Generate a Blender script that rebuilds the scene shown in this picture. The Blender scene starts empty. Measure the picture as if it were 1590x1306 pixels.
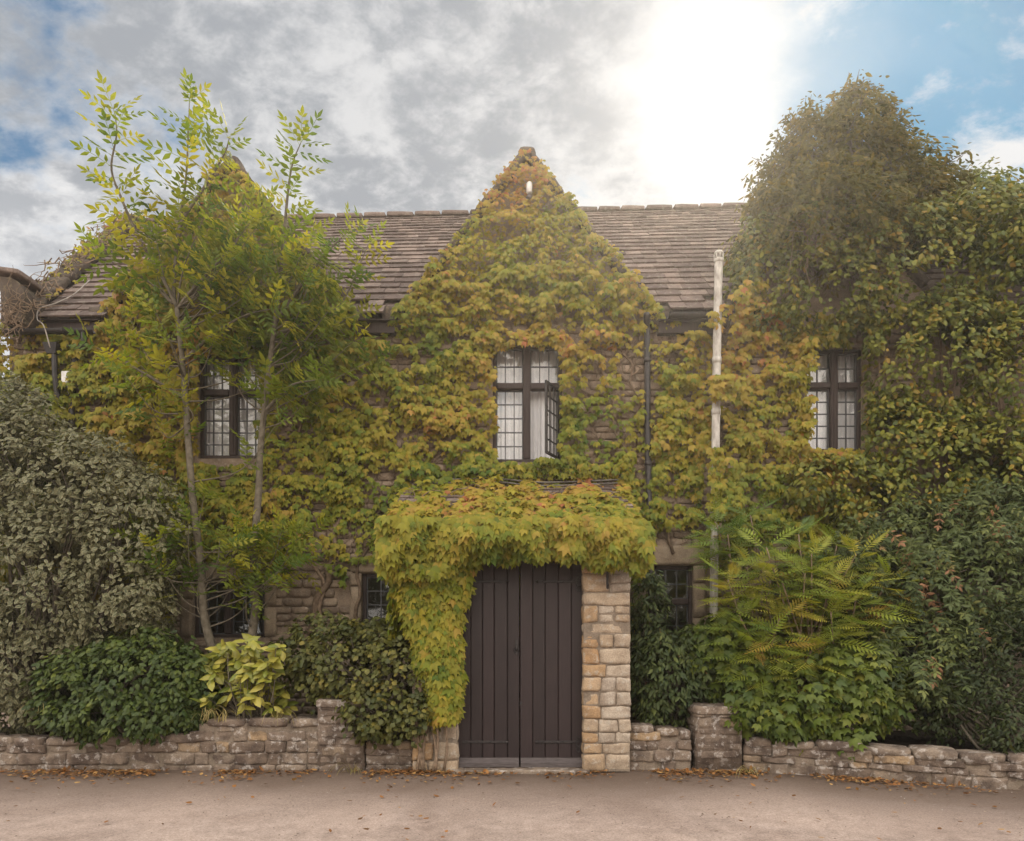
import bpy, math, random
import numpy as np
from mathutils import Vector

random.seed(7)
RNG = np.random.default_rng(11)
scene = bpy.context.scene
COL = scene.collection

# ------------------------------------------------------------------ camera
CAM_H = 1.5
F = 1000.0 / 1590.0            # focal length over picture width
HX, HY = 795.0, 995.0          # vanishing point of the photograph (px of 1590x1306)
cd = bpy.data.cameras.new("camera")
cam = bpy.data.objects.new("camera", cd)
COL.objects.link(cam)
cam.location = (0, 0, CAM_H)
cam.rotation_euler = (math.radians(90), 0, 0)
cd.sensor_width = 36
cd.lens = 36 * F
cd.shift_y = (HY - 653.0) / 1590.0
cd.clip_end = 3000
scene.camera = cam

# ------------------------------------------------------------------ light
SUN_AZ, SUN_EL = math.radians(18.5), math.radians(38)
sd = Vector((math.sin(SUN_AZ) * math.cos(SUN_EL), math.cos(SUN_AZ) * math.cos(SUN_EL), math.sin(SUN_EL)))
ld = bpy.data.lights.new("sun", 'SUN')
ld.energy = 4.5
ld.angle = math.radians(0.5)
ld.color = (1.0, 0.93, 0.80)
sun = bpy.data.objects.new("sun", ld)
COL.objects.link(sun)
sun.rotation_euler = (-sd).to_track_quat('-Z', 'Y').to_euler()
sun.location = (4, 12, 14)

scene.view_settings.view_transform = 'Standard'
scene.view_settings.look = 'None'
scene.view_settings.gamma = 1
scene.view_settings.exposure = 0.18


def build_world():
    w = bpy.data.worlds.new("World")
    scene.world = w
    w.use_nodes = True
    nt = w.node_tree
    N, L = nt.nodes, nt.links
    N.clear()

    def math_(op, a, b=None, c=None, clamp=False):
        n = N.new('ShaderNodeMath')
        n.operation = op
        n.use_clamp = clamp
        for i, v in enumerate((a, b, c)):
            if v is None:
                continue
            if isinstance(v, (int, float)):
                n.inputs[i].default_value = v
            else:
                L.new(v, n.inputs[i])
        return n.outputs[0]

    def sstep(v, a, b, lo=0.0, hi=1.0):
        n = N.new('ShaderNodeMapRange')
        n.interpolation_type = 'SMOOTHSTEP'
        L.new(v, n.inputs[0])
        n.inputs[1].default_value, n.inputs[2].default_value = a, b
        n.inputs[3].default_value, n.inputs[4].default_value = lo, hi
        return n.outputs[0]

    def mix(f, a, b):
        n = N.new('ShaderNodeMix')
        n.data_type = 'RGBA'
        if isinstance(f, (int, float)):
            n.inputs[0].default_value = f
        else:
            L.new(f, n.inputs[0])
        for s, v in ((6, a), (7, b)):
            if isinstance(v, tuple):
                n.inputs[s].default_value = (*v, 1)
            else:
                L.new(v, n.inputs[s])
        return n.outputs[2]

    def noise(vec, scale, detail, rough, dist=0.0, seed=0.0):
        n = N.new('ShaderNodeTexNoise')
        n.noise_dimensions = '4D'
        L.new(vec, n.inputs['Vector'])
        n.inputs['W'].default_value = seed
        n.inputs['Scale'].default_value = scale
        n.inputs['Detail'].default_value = detail
        n.inputs['Roughness'].default_value = rough
        n.inputs['Distortion'].default_value = dist
        return n.outputs[0]

    sky = N.new('ShaderNodeTexSky')
    sky.sky_type = 'NISHITA'
    sky.sun_disc = False
    sky.sun_elevation = SUN_EL
    sky.sun_rotation = SUN_AZ
    sky.air_density = 1.0
    sky.dust_density = 0.25
    sky.ozone_density = 2.5
    sc = N.new('ShaderNodeVectorMath')
    sc.operation = 'SCALE'
    L.new(sky.outputs[0], sc.inputs[0])
    sc.inputs['Scale'].default_value = 0.085
    tint = N.new('ShaderNodeVectorMath')
    tint.operation = 'MULTIPLY'
    L.new(sc.outputs[0], tint.inputs[0])
    tint.inputs[1].default_value = (0.74, 1.02, 1.0)
    mn = N.new('ShaderNodeVectorMath')
    mn.operation = 'MINIMUM'
    L.new(tint.outputs[0], mn.inputs[0])
    mn.inputs[1].default_value = (0.150, 0.350, 0.535)
    blue = mn.outputs[0]

    tc = N.new('ShaderNodeTexCoord')
    d = tc.outputs['Generated']
    nrm = N.new('ShaderNodeVectorMath')
    nrm.operation = 'NORMALIZE'
    L.new(d, nrm.inputs[0])
    d = nrm.outputs[0]
    sep = N.new('ShaderNodeSeparateXYZ')
    L.new(d, sep.inputs[0])
    X, Y, Z = sep.outputs
    zz = math_('ADD', math_('MAXIMUM', Z, 0.0), 0.42)
    cx = math_('DIVIDE', X, zz)
    cy = math_('DIVIDE', Y, zz)
    cmb = N.new('ShaderNodeCombineXYZ')
    L.new(cx, cmb.inputs[0])
    L.new(cy, cmb.inputs[1])
    P = cmb.outputs[0]
    # drift the cloud field diagonally so that its cells line up in ripples
    mp = N.new('ShaderNodeMapping')
    mp.inputs['Rotation'].default_value = (0, 0, math.radians(-38))
    mp.inputs['Scale'].default_value = (1.0, 1.45, 1.0)
    L.new(P, mp.inputs[0])
    R = mp.outputs[0]
    big = noise(P, 2.2, 3, 0.5, 0.2, 4.6)
    fine = noise(R, 5.6, 9, 0.58, 0.15, 2.2)
    puff = noise(R, 13.0, 9, 0.62, 0.25, 1.3)
    wisp = noise(R, 4.2, 9, 0.58, 0.5, 5.4)
    front = sstep(Y, -0.1, 0.25, 0.0, 1.0)
    side = math_('MULTIPLY', sstep(X, 0.20, 0.34, 0.0, 1.0), front)
    # rippled sheet left of the sun, thin at its left end, torn wisps on the right
    body = math_('ADD', math_('MULTIPLY', big, 0.42), math_('MULTIPLY', fine, 0.33))
    body = math_('ADD', body, math_('MULTIPLY', puff, 0.19))
    body = math_('ADD', body, math_('MULTIPLY', noise(R, 24.0, 6, 0.6, 0.2, 6.6), 0.06))
    body = math_('SUBTRACT', body, math_('MULTIPLY', sstep(X, -0.18, -0.46, 0.0, 0.035), front))
    cover = sstep(body, 0.38, 0.47)
    wsp = math_('ADD', math_('MULTIPLY', wisp, 0.65), math_('MULTIPLY', puff, 0.35))
    wsp = math_('ADD', wsp, sstep(Z, 0.56, 0.34, 0.0, 0.10))
    cov2 = sstep(wsp, 0.515, 0.64)
    cmix = N.new('ShaderNodeMix')
    L.new(side, cmix.inputs[0])
    L.new(cover, cmix.inputs[2])
    L.new(cov2, cmix.inputs[3])
    cover = cmix.outputs[0]
    tiny = noise(R, 27.0, 7, 0.62, 0.2, 9.1)
    shade = math_('ADD', math_('MULTIPLY', fine, 0.32), math_('MULTIPLY', puff, 0.44))
    shade = math_('ADD', shade, math_('MULTIPLY', tiny, 0.24))
    shade = sstep(shade, 0.42, 0.575)
    lit = mix(shade, (0.75, 0.75, 0.755), (0.30, 0.325, 0.365))
    lit = mix(math_('MULTIPLY', sstep(Z, 0.5, 0.62), 0.35), lit, (0.38, 0.405, 0.44))
    whiter = sstep(Z, 0.60, 0.34, 0.0, 0.5)
    lit = mix(whiter, lit, (0.74, 0.745, 0.76))
    lit = mix(math_('MULTIPLY', side, 0.75), lit, (0.86, 0.86, 0.86))
    col = mix(cover, blue, lit)
    # sun behind thin cloud: wide glow round its direction
    gdir = Vector(((1078 - HX) / 1000, 1, (HY - 120) / 1000)).normalized()
    dot = N.new('ShaderNodeVectorMath')
    dot.operation = 'DOT_PRODUCT'
    L.new(d, dot.inputs[0])
    dot.inputs[1].default_value = gdir
    ang = math_('ARCCOSINE', math_('MINIMUM', dot.outputs['Value'], 0.99999))
    ang = math_('ADD', ang, math_('MULTIPLY', math_('SUBTRACT', fine, 0.5), 0.16))
    gl = sstep(ang, 0.125, 0.05)
    col = mix(gl, col, (0.80, 0.795, 0.79))
    gd2 = Vector(((1120 - HX) / 1000, 1, (HY - 290) / 1000)).normalized()
    dot2 = N.new('ShaderNodeVectorMath')
    dot2.operation = 'DOT_PRODUCT'
    L.new(d, dot2.inputs[0])
    dot2.inputs[1].default_value = gd2
    ang2 = math_('ARCCOSINE', math_('MINIMUM', dot2.outputs['Value'], 0.99999))
    ang2 = math_('ADD', ang2, math_('MULTIPLY', math_('SUBTRACT', fine, 0.5), 0.16))
    col = mix(sstep(ang2, 0.115, 0.03, 0.0, 0.9), col, (0.80, 0.795, 0.79))
    gl2 = sstep(ang, 0.24, 0.08, 0.0, 0.28)
    col = mix(gl2, col, (0.82, 0.81, 0.79))
    # sky overhead and behind the camera boosted and warmed to light the shaded front
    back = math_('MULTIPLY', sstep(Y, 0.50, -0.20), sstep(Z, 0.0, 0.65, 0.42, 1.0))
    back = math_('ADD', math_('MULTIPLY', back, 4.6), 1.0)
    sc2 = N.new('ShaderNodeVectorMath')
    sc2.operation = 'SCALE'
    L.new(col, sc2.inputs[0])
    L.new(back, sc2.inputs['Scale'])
    warm = mix(sstep(Y, 0.40, -0.35), (1, 1, 1), (1.0, 0.905, 0.785))
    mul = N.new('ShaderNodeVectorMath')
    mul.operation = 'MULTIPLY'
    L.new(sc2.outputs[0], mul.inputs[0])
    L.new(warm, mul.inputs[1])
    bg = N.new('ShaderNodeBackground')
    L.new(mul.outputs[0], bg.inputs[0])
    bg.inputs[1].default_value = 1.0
    out = N.new('ShaderNodeOutputWorld')
    L.new(bg.outputs[0], out.inputs[0])


build_world()

# ------------------------------------------------------------------ helpers
HOUSE_Y = 9.0
GATE_Y = 7.5


def W(px, py, y):
    return np.array(((px - HX) / 1000 * y, y, CAM_H + (HY - py) / 1000 * y))


def WX(px, y):
    return (px - HX) / 1000 * y


def WZ(py, y):
    return CAM_H + (HY - py) / 1000 * y


def _hash(ix, iy, iz, seed):
    h = (ix * 374761393 + iy * 668265263 + iz * 2147483647 + seed * 144269504) & 0xFFFFFFFF
    h = ((h ^ (h >> 13)) * 1274126177) & 0xFFFFFFFF
    h = (h ^ (h >> 16)) & 0xFFFFFFFF
    return h / 4294967295.0


def vnoise(p, seed=0):
    p = np.atleast_2d(np.asarray(p, float))
    i = np.floor(p).astype(np.int64)
    f = p - i
    f = f * f * (3 - 2 * f)
    out = 0
    for dx in (0, 1):
        for dy in (0, 1):
            for dz in (0, 1):
                w = (f[:, 0] if dx else 1 - f[:, 0]) * (f[:, 1] if dy else 1 - f[:, 1]) * (f[:, 2] if dz else 1 - f[:, 2])
                out = out + w * _hash(i[:, 0] + dx, i[:, 1] + dy, i[:, 2] + dz, seed)
    return out


def fbm(p, seed=0, octv=3):
    p = np.atleast_2d(np.asarray(p, float))
    a, s, t = 0.5, 0, 0
    for k in range(octv):
        s = s + a * vnoise(p * 2 ** k, seed + k * 17)
        t += a
        a *= 0.5
    return s / t


def unit(v):
    return v / np.maximum(np.linalg.norm(v, axis=-1, keepdims=True), 1e-9)


def tag(o, label=None, cat=None, group=None, kind=None):
    for k, v in (('label', label), ('category', cat), ('group', group), ('kind', kind)):
        if v:
            o[k] = v
    return o


def thing(name, label, cat, loc=(0, 0, 0), group=None):
    o = bpy.data.objects.new(name, None)
    o.empty_display_size = 0.2
    COL.objects.link(o)
    o.location = loc
    return tag(o, label, cat, group)


def link(name, me, mat, parent=None):
    me.materials.append(mat)
    o = bpy.data.objects.new(name, me)
    COL.objects.link(o)
    if parent is not None:
        o.parent = parent
        t = parent
        off = Vector((0, 0, 0))
        while t is not None:
            off += t.location
            t = t.parent
        me.transform(__import__('mathutils').Matrix.Translation(-off))
    return o


def set_attr(me, name, vals):
    a = me.attributes.new(name, 'FLOAT', 'POINT')
    a.data.foreach_set('value', np.asarray(vals, np.float32))


class MB:
    def __init__(s):
        s.v, s.f, s.r = [], [], []

    def add(s, verts, faces, rnd=0.5):
        o = len(s.v)
        s.v.extend([tuple(map(float, q)) for q in verts])
        s.f.extend([tuple(i + o for i in f) for f in faces])
        s.r.extend([rnd] * len(verts))

    def box(s, x0, x1, y0, y1, z0, z1, rnd=0.5):
        v = [(x, y, z) for x in (x0, x1) for y in (y0, y1) for z in (z0, z1)]
        s.add(v, [(0, 1, 3, 2), (4, 6, 7, 5), (0, 4, 5, 1), (2, 3, 7, 6), (0, 2, 6, 4), (1, 5, 7, 3)], rnd)

    def bbox(s, x0, x1, y0, y1, z0, z1, b=0.006, rnd=0.5):
        """box with chamfered edges"""
        c = np.array(((x0 + x1) / 2, (y0 + y1) / 2, (z0 + z1) / 2))
        h = np.array(((x1 - x0) / 2, (y1 - y0) / 2, (z1 - z0) / 2))
        b = min(b, h.min() * 0.9)
        v, idx = [], {}
        for sx in (-1, 1):
            for sy in (-1, 1):
                for sz in (-1, 1):
                    for ax in range(3):
                        q = np.array((sx, sy, sz)) * (h - b)
                        q[ax] = (sx, sy, sz)[ax] * h[ax]
                        idx[(sx, sy, sz, ax)] = len(v)
                        v.append(c + q)
        f = []
        S = (-1, 1)
        for a in range(3):
            o1, o2 = [k for k in range(3) if k != a]
            for sa in S:
                q = []
                for s1, s2 in ((-1, -1), (1, -1), (1, 1), (-1, 1)):
                    k = [0, 0, 0]
                    k[a], k[o1], k[o2] = sa, s1, s2
                    q.append(idx[(*k, a)])
                f.append(tuple(q))
            for s1 in S:
                for s2 in S:
                    q = []
                    for sa, ax in ((-1, o1), (1, o1), (1, o2), (-1, o2)):
                        k = [0, 0, 0]
                        k[a], k[o1], k[o2] = sa, s1, s2
                        q.append(idx[(*k, ax)])
                    f.append(tuple(q))
        for sx in S:
            for sy in S:
                for sz in S:
                    f.append(tuple(idx[(sx, sy, sz, ax)] for ax in range(3)))
        s.add(v, f, rnd)

    def tube(s, pts, radii, n=6, rnd=0.5, cap=True):
        pts = np.asarray(pts, float)
        m = len(pts)
        radii = np.broadcast_to(np.asarray(radii, float), (m,))
        t = unit(np.gradient(pts, axis=0))
        ref = np.array((0.31, 0.87, 0.12))
        a = unit(np.cross(t, ref))
        b = np.cross(t, a)
        ang = np.arange(n) * 2 * math.pi / n
        ring = pts[:, None] + radii[:, None, None] * (np.cos(ang)[None, :, None] * a[:, None] + np.sin(ang)[None, :, None] * b[:, None])
        f = []
        for i in range(m - 1):
            for j in range(n):
                k = (j + 1) % n
                f.append((i * n + j, i * n + k, (i + 1) * n + k, (i + 1) * n + j))
        if cap:
            f.append(tuple(range(n))[::-1])
            f.append(tuple(range((m - 1) * n, m * n)))
        s.add(ring.reshape(-1, 3), f, rnd)

    def build(s, name, mat, parent=None, smooth=False):
        me = bpy.data.meshes.new(name)
        me.from_pydata(s.v, [], s.f)
        me.update()
        set_attr(me, 'rnd', s.r)
        o = link(name, me, mat, parent)
        bm_fix(me)
        if smooth:
            me.polygons.foreach_set('use_smooth', [True] * len(me.polygons))
        return o


def bm_fix(me):
    import bmesh
    bm = bmesh.new()
    bm.from_mesh(me)
    bmesh.ops.recalc_face_normals(bm, faces=bm.faces)
    bm.to_mesh(me)
    bm.free()


def smooth_path(pts, n):
    """Catmull-Rom through points"""
    p = np.asarray(pts, float)
    p = np.vstack((2 * p[0] - p[1], p, 2 * p[-1] - p[-2]))
    out = []
    m = len(p) - 3
    for k in range(n):
        u = k / (n - 1) * m
        i = min(int(u), m - 1)
        t = u - i
        a, b, c, d = p[i:i + 4]
        out.append(0.5 * (2 * b + (c - a) * t + (2 * a - 5 * b + 4 * c - d) * t * t + (3 * b - a - 3 * c + d) * t ** 3))
    return np.array(out)


# ---- stones -------------------------------------------------------
def _cube_grid(n):
    pts, faces, key = [], [], {}
    lin = np.linspace(-1, 1, n + 1)

    def vid(q):
        k = tuple(np.round(q, 5))
        if k not in key:
            key[k] = len(pts)
            pts.append(q)
        return key[k]
    for a in range(3):
        o1, o2 = [k for k in range(3) if k != a]
        for sa in (-1, 1):
            for i in range(n):
                for j in range(n):
                    q = []
                    for di, dj in ((0, 0), (1, 0), (1, 1), (0, 1)):
                        c = np.zeros(3)
                        c[a], c[o1], c[o2] = sa, lin[i + di], lin[j + dj]
                        q.append(vid(c))
                    faces.append(tuple(q))
    return np.array(pts), faces


_CG = {n: _cube_grid(n) for n in (3, 4, 6)}


def rock(mb, c, size, ux=(1, 0, 0), uy=(0, 1, 0), amp=0.012, n=4, k=9.0, freq=6.0, rnd=None, skew=0.0):
    p, f = _CG[n]
    q = p / (np.sum(np.abs(p) ** k, axis=1) ** (1 / k))[:, None]
    h = np.asarray(size) / 2
    seed = random.randint(0, 9999)
    ux, uy = np.asarray(ux, float), np.asarray(uy, float)
    uz = np.cross(ux, uy)
    loc = q * h
    nz = np.stack([fbm(loc * freq + 31.7 * j + seed, seed, 2) - 0.5 for j in range(3)], 1)
    loc = loc + nz * amp * 2
    if skew:
        loc[:, 2] += loc[:, 0] * random.gauss(0, skew) + np.sign(loc[:, 2]) * np.abs(loc[:, 2]) * loc[:, 0] / h[0] * random.gauss(0, skew * 2.2)
        loc[:, 0] += loc[:, 2] * random.gauss(0, skew * 2.5)
    v = np.asarray(c) + loc[:, :1] * ux + loc[:, 1:2] * uy + loc[:, 2:] * uz
    mb.add(v, f, random.random() if rnd is None else rnd)


# ---- leaves -------------------------------------------------------
def T_creeper():
    v = [(0, .06, 0), (0, .46, .03), (0, 1, -.12)]
    r = [(.22, -.05, -.03), (.43, .14, -.07), (.56, .62, -.17), (.23, .50, -.04)]
    v += r + [(-a, b, c) for a, b, c in r]
    f = [(0, 3, 4, 1), (1, 4, 5, 6), (1, 6, 2), (0, 1, 8, 7), (1, 10, 9, 8), (1, 2, 10)]
    return np.array(v), f


def T_ovate(w=.28):
    v = [(0, 0, 0), (0, .35, .02), (0, .7, 0), (0, 1, -.10), (w, .30, -.06), (w * .82, .66, -.08), (-w, .30, -.06), (-w * .82, .66, -.08)]
    f = [(0, 4, 1), (1, 4, 5, 2), (2, 5, 3), (0, 1, 6), (1, 2, 7, 6), (2, 3, 7)]
    return np.array(v), f


def T_pinnate(pairs, lw, ll, fold=-.15, droop=.25, taper=.35, angle=62, term=True, kite=False):
    """compound leaf of unit length: rachis with opposite leaflets"""
    V, Fc = [], []

    def leaflet(base, ang, length, side):
        a = math.radians(ang) * side
        t = np.array((math.sin(a), math.cos(a), fold))
        t /= np.linalg.norm(t)
        s = np.array((math.cos(a), -math.sin(a), 0))
        nn = np.cross(s, t)
        o = len(V)
        if kite:
            for u, vv, w in ((0, 0, 0), (lw, .38, -.02), (0, 1, -.06), (-lw, .38, -.02)):
                V.append(base + length * (u * s + vv * t + w * nn))
            Fc.extend([(o, o + 1, o + 2), (o, o + 2, o + 3)])
        else:
            for u, vv, w in ((0, 0, 0), (lw, .42, -.05), (lw * .62, .74, -.07), (0, 1, -.12), (-lw * .62, .74, -.07), (-lw, .42, -.05), (0, .5, .03)):
                V.append(base + length * (u * s + vv * t + w * nn))
            Fc.extend([(o, o + 1, o + 6), (o + 6, o + 1, o + 2), (o + 6, o + 2, o + 3), (o + 6, o + 3, o + 4), (o + 6, o + 4, o + 5), (o, o + 6, o + 5)])

    def rach(v):
        return np.array((0, v, -droop * v * v))
    for i in range(pairs):
        v = .18 + .74 * i / max(pairs - 1, 1)
        q = i / max(pairs - 1, 1)
        sz = ll * (1 - taper * abs(q - .35) * 1.4)
        if kite:
            sz = ll * min(1, .55 + 1.2 * q) * (1 - .75 * max(0, q - .45) / .55)
        for sd_ in (-1, 1):
            leaflet(rach(v + .01 * sd_), angle - 14 * q, sz, sd_)
    if term:
        leaflet(rach(.95), 0, ll * (.95 if not kite else .3), 1)
    o = len(V)
    for v in (0, .5, .98):
        for sx in (-.008, .008):
            V.append(rach(v) + np.array((sx, 0, 0)))
    Fc.extend([(o, o + 1, o + 3, o + 2), (o + 2, o + 3, o + 5, o + 4)])
    return np.array(V), Fc


TPL = {
    'creeper': T_creeper(),
    'ovate': T_ovate(.28),
    'round': T_ovate(.40),
    'lance': T_ovate(.19),
    'strap': T_ovate(.24),
    'ash': T_pinnate(4, .20, .42, droop=.12, fold=-.08),
    'ash2': T_pinnate(4, .18, .40, droop=.25, fold=-.12),
    'frond': T_pinnate(11, .115, .27, fold=-.06, droop=.28, angle=66, kite=True),
    'palm5': T_pinnate(3, .21, .40, fold=-.2, droop=.35, taper=.3, angle=66),
}


def leaf_cloud(name, tpl, P, Nn, Tt, S, rnd, mat, parent=None, edge=False):
    tv, tf = TPL[tpl]
    P, Nn, Tt = (np.asarray(q, float) for q in (P, Nn, Tt))
    n, m = len(P), len(tv)
    S = np.broadcast_to(np.asarray(S, float), (n,))
    t = unit(Tt)
    nn = unit(Nn - np.sum(Nn * t, 1, keepdims=True) * t)
    s = np.cross(t, nn)
    V = P[:, None] + S[:, None, None] * (tv[None, :, 0:1] * s[:, None] + tv[None, :, 1:2] * t[:, None] + tv[None, :, 2:3] * nn[:, None])
    loops = np.concatenate([np.array(f) for f in tf])
    tot = np.array([len(f) for f in tf])
    off = (np.arange(n) * m)[:, None]
    LL = (loops[None] + off).ravel().astype(np.int32)
    tots = np.tile(tot, n)
    starts = np.concatenate(([0], np.cumsum(tots)[:-1])).astype(np.int32)
    me = bpy.data.meshes.new(name)
    me.vertices.add(n * m)
    me.vertices.foreach_set('co', V.ravel().astype(np.float32))
    me.loops.add(len(LL))
    me.loops.foreach_set('vertex_index', LL)
    me.polygons.add(len(starts))
    me.polygons.foreach_set('loop_start', starts)
    me.update(calc_edges=True)
    me.validate()
    set_attr(me, 'rnd', np.repeat(np.clip(rnd, 0, 1), m))
    if edge:
        e = np.array([min(1, abs(q[0]) / .2 + max(0, q[1] - .72) * 3) for q in tv])
        set_attr(me, 'edge', np.tile(e, n))
    return link(name, me, mat, parent)


def jit(n, s):
    return RNG.normal(0, s, (n, 3))


def droop(n, s=.5, out=None, k=.5):
    T = np.stack((RNG.normal(0, s, n), RNG.normal(-.2, s * .7, n), np.full(n, -.8)), 1)
    if out is not None:
        T = T + out * k
    return T


def clumps(blobs, ncl, per, rad, seed=0, rough=.25, freq=1.2, keep=None, inner=.0, flat=1.0):
    """leaf positions and outward normals in clumps over a union of ellipsoids (cx,cy,cz,rx,ry,rz)"""
    B = np.array(blobs, float)
    ar = (B[:, 3] * B[:, 4] + B[:, 4] * B[:, 5] + B[:, 3] * B[:, 5])
    k = RNG.choice(len(B), ncl, p=ar / ar.sum())
    d = unit(RNG.normal(0, 1, (ncl, 3)))
    b = B[k]
    r = 1 + rough * 2 * (fbm(d * freq * 2 + k[:, None] * 5.3, seed, 3) - .5)
    r *= 1 - inner * RNG.random(ncl) ** 2
    c = b[:, :3] + d * b[:, 3:] * r[:, None]
    nr = unit(d / b[:, 3:])
    ok = np.ones(ncl, bool)
    for j, q in enumerate(B):
        dist = np.linalg.norm((c - q[:3]) / q[3:], axis=1)
        ok &= (dist > .72) | (k == j)
    if keep is not None:
        ok &= keep(c)
    c, nr = c[ok], nr[ok]
    m = len(c)
    rr = rad * (0.6 + 0.8 * RNG.random(m))
    o = unit(RNG.normal(0, 1, (m * per, 3))) * (RNG.random((m * per, 1)) ** .5)
    C = np.repeat(c, per, 0)
    NR = np.repeat(nr, per, 0)
    off = o * np.repeat(rr, per)[:, None]
    off[:, 2] *= flat
    P = C + off
    Nn = unit(o * .9 + NR * .8 + np.array((0, 0, .35)))
    tone = np.repeat(RNG.random(m), per)
    return P, Nn, tone


# ------------------------------------------------------------------ materials
def new_mat(name):
    m = bpy.data.materials.new(name)
    m.use_nodes = True
    nt = m.node_tree
    nt.nodes.clear()
    out = nt.nodes.new('ShaderNodeOutputMaterial')
    return m, nt, out


def ramp(nt, fac, stops):
    r = nt.nodes.new('ShaderNodeValToRGB')
    el = r.color_ramp.elements
    while len(el) < len(stops):
        el.new(0.5)
    for e, (p, c) in zip(el, stops):
        e.position = p
        e.color = (*c, 1)
    nt.links.new(fac, r.inputs[0])
    return r.outputs[0]


def n_attr(nt, name):
    a = nt.nodes.new('ShaderNodeAttribute')
    a.attribute_name = name
    return a.outputs['Fac']


def n_noise(nt, scale, detail=4, rough=.55, vec=None, dist=0):
    n = nt.nodes.new('ShaderNodeTexNoise')
    n.inputs['Scale'].default_value = scale
    n.inputs['Detail'].default_value = detail
    n.inputs['Roughness'].default_value = rough
    n.inputs['Distortion'].default_value = dist
    if vec is None:
        g = nt.nodes.new('ShaderNodeNewGeometry')
        vec = g.outputs['Position']
    nt.links.new(vec, n.inputs['Vector'])
    return n.outputs[0]


def n_mix(nt, f, a, b, mode='MIX'):
    n = nt.nodes.new('ShaderNodeMix')
    n.data_type = 'RGBA'
    n.blend_type = mode
    for s, v in ((0, f), (6, a), (7, b)):
        if isinstance(v, (int, float)):
            n.inputs[s].default_value = v
        elif isinstance(v, tuple):
            n.inputs[s].default_value = (*v, 1)
        else:
            nt.links.new(v, n.inputs[s])
    return n.outputs[2]


def n_math(nt, op, a, b):
    n = nt.nodes.new('ShaderNodeMath')
    n.operation = op
    for i, v in enumerate((a, b)):
        if isinstance(v, (int, float)):
            n.inputs[i].default_value = v
        else:
            nt.links.new(v, n.inputs[i])
    return n.outputs[0]


def n_bump(nt, h, strength, dist):
    b = nt.nodes.new('ShaderNodeBump')
    b.inputs['Strength'].default_value = strength
    b.inputs['Distance'].default_value = dist
    nt.links.new(h, b.inputs['Height'])
    return b.outputs[0]


def bsdf(nt, out, col, rough=.8, spec=.3, normal=None, metal=0):
    p = nt.nodes.new('ShaderNodeBsdfPrincipled')
    if isinstance(col, tuple):
        p.inputs['Base Color'].default_value = (*col, 1)
    else:
        nt.links.new(col, p.inputs['Base Color'])
    if isinstance(rough, (int, float)):
        p.inputs['Roughness'].default_value = rough
    else:
        nt.links.new(rough, p.inputs['Roughness'])
    p.inputs['Specular IOR Level'].default_value = spec
    p.inputs['Metallic'].default_value = metal
    if normal is not None:
        nt.links.new(normal, p.inputs['Normal'])
    if out is not None:
        nt.links.new(p.outputs[0], out.inputs[0])
    return p.outputs[0]


def leaf_mat(name, stops, trans=.32, rough=.5, spec=.35, edge=None, tcol=(1.15, 1.15, .6)):
    m, nt, out = new_mat(name)
    c = ramp(nt, n_attr(nt, 'rnd'), stops)
    nz = n_noise(nt, 9, 3)
    v = nt.nodes.new('ShaderNodeMapRange')
    v.inputs[1].default_value, v.inputs[2].default_value = .3, .7
    v.inputs[3].default_value, v.inputs[4].default_value = .78, 1.2
    nt.links.new(nz, v.inputs[0])
    hsv = nt.nodes.new('ShaderNodeHueSaturation')
    nt.links.new(c, hsv.inputs['Color'])
    nt.links.new(v.outputs[0], hsv.inputs['Value'])
    c = hsv.outputs[0]
    if edge:
        e = n_attr(nt, 'edge')
        c = n_mix(nt, n_math(nt, 'MULTIPLY', e, .8), c, edge)
    b = bsdf(nt, None, c, rough, spec)
    tr = nt.nodes.new('ShaderNodeBsdfTranslucent')
    nt.links.new(n_mix(nt, 1.0, c, tcol, 'MULTIPLY'), tr.inputs[0])
    mx = nt.nodes.new('ShaderNodeMixShader')
    mx.inputs[0].default_value = trans
    nt.links.new(b, mx.inputs[1])
    nt.links.new(tr.outputs[0], mx.inputs[2])
    nt.links.new(mx.outputs[0], out.inputs[0])
    return m


def stone_mat(name, stops, lichen=(.45, .43, .38), lich=.35, dark=(.07, .06, .05), bump=.6, darkamt=.5):
    m, nt, out = new_mat(name)
    c = ramp(nt, n_attr(nt, 'rnd'), stops)
    big = n_noise(nt, 5, 5, .6)
    c = n_mix(nt, n_math(nt, 'MULTIPLY', ramp(nt, big, [(.42, (0, 0, 0)), (.62, (1, 1, 1))]), darkamt), c, dark)
    l = n_noise(nt, 13, 6, .65)
    c = n_mix(nt, n_math(nt, 'MULTIPLY', ramp(nt, l, [(.54, (0, 0, 0)), (.62, (1, 1, 1))]), lich), c, lichen)
    fine = n_noise(nt, 60, 6, .7)
    c = n_mix(nt, .55, c, ramp(nt, fine, [(.3, (.45, .45, .45)), (.7, (1.35, 1.35, 1.35))]), 'MULTIPLY')
    h = n_math(nt, 'ADD', n_math(nt, 'MULTIPLY', fine, .5), l)
    bsdf(nt, out, c, .9, .15, n_bump(nt, h, bump, .02))
    return m


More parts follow.
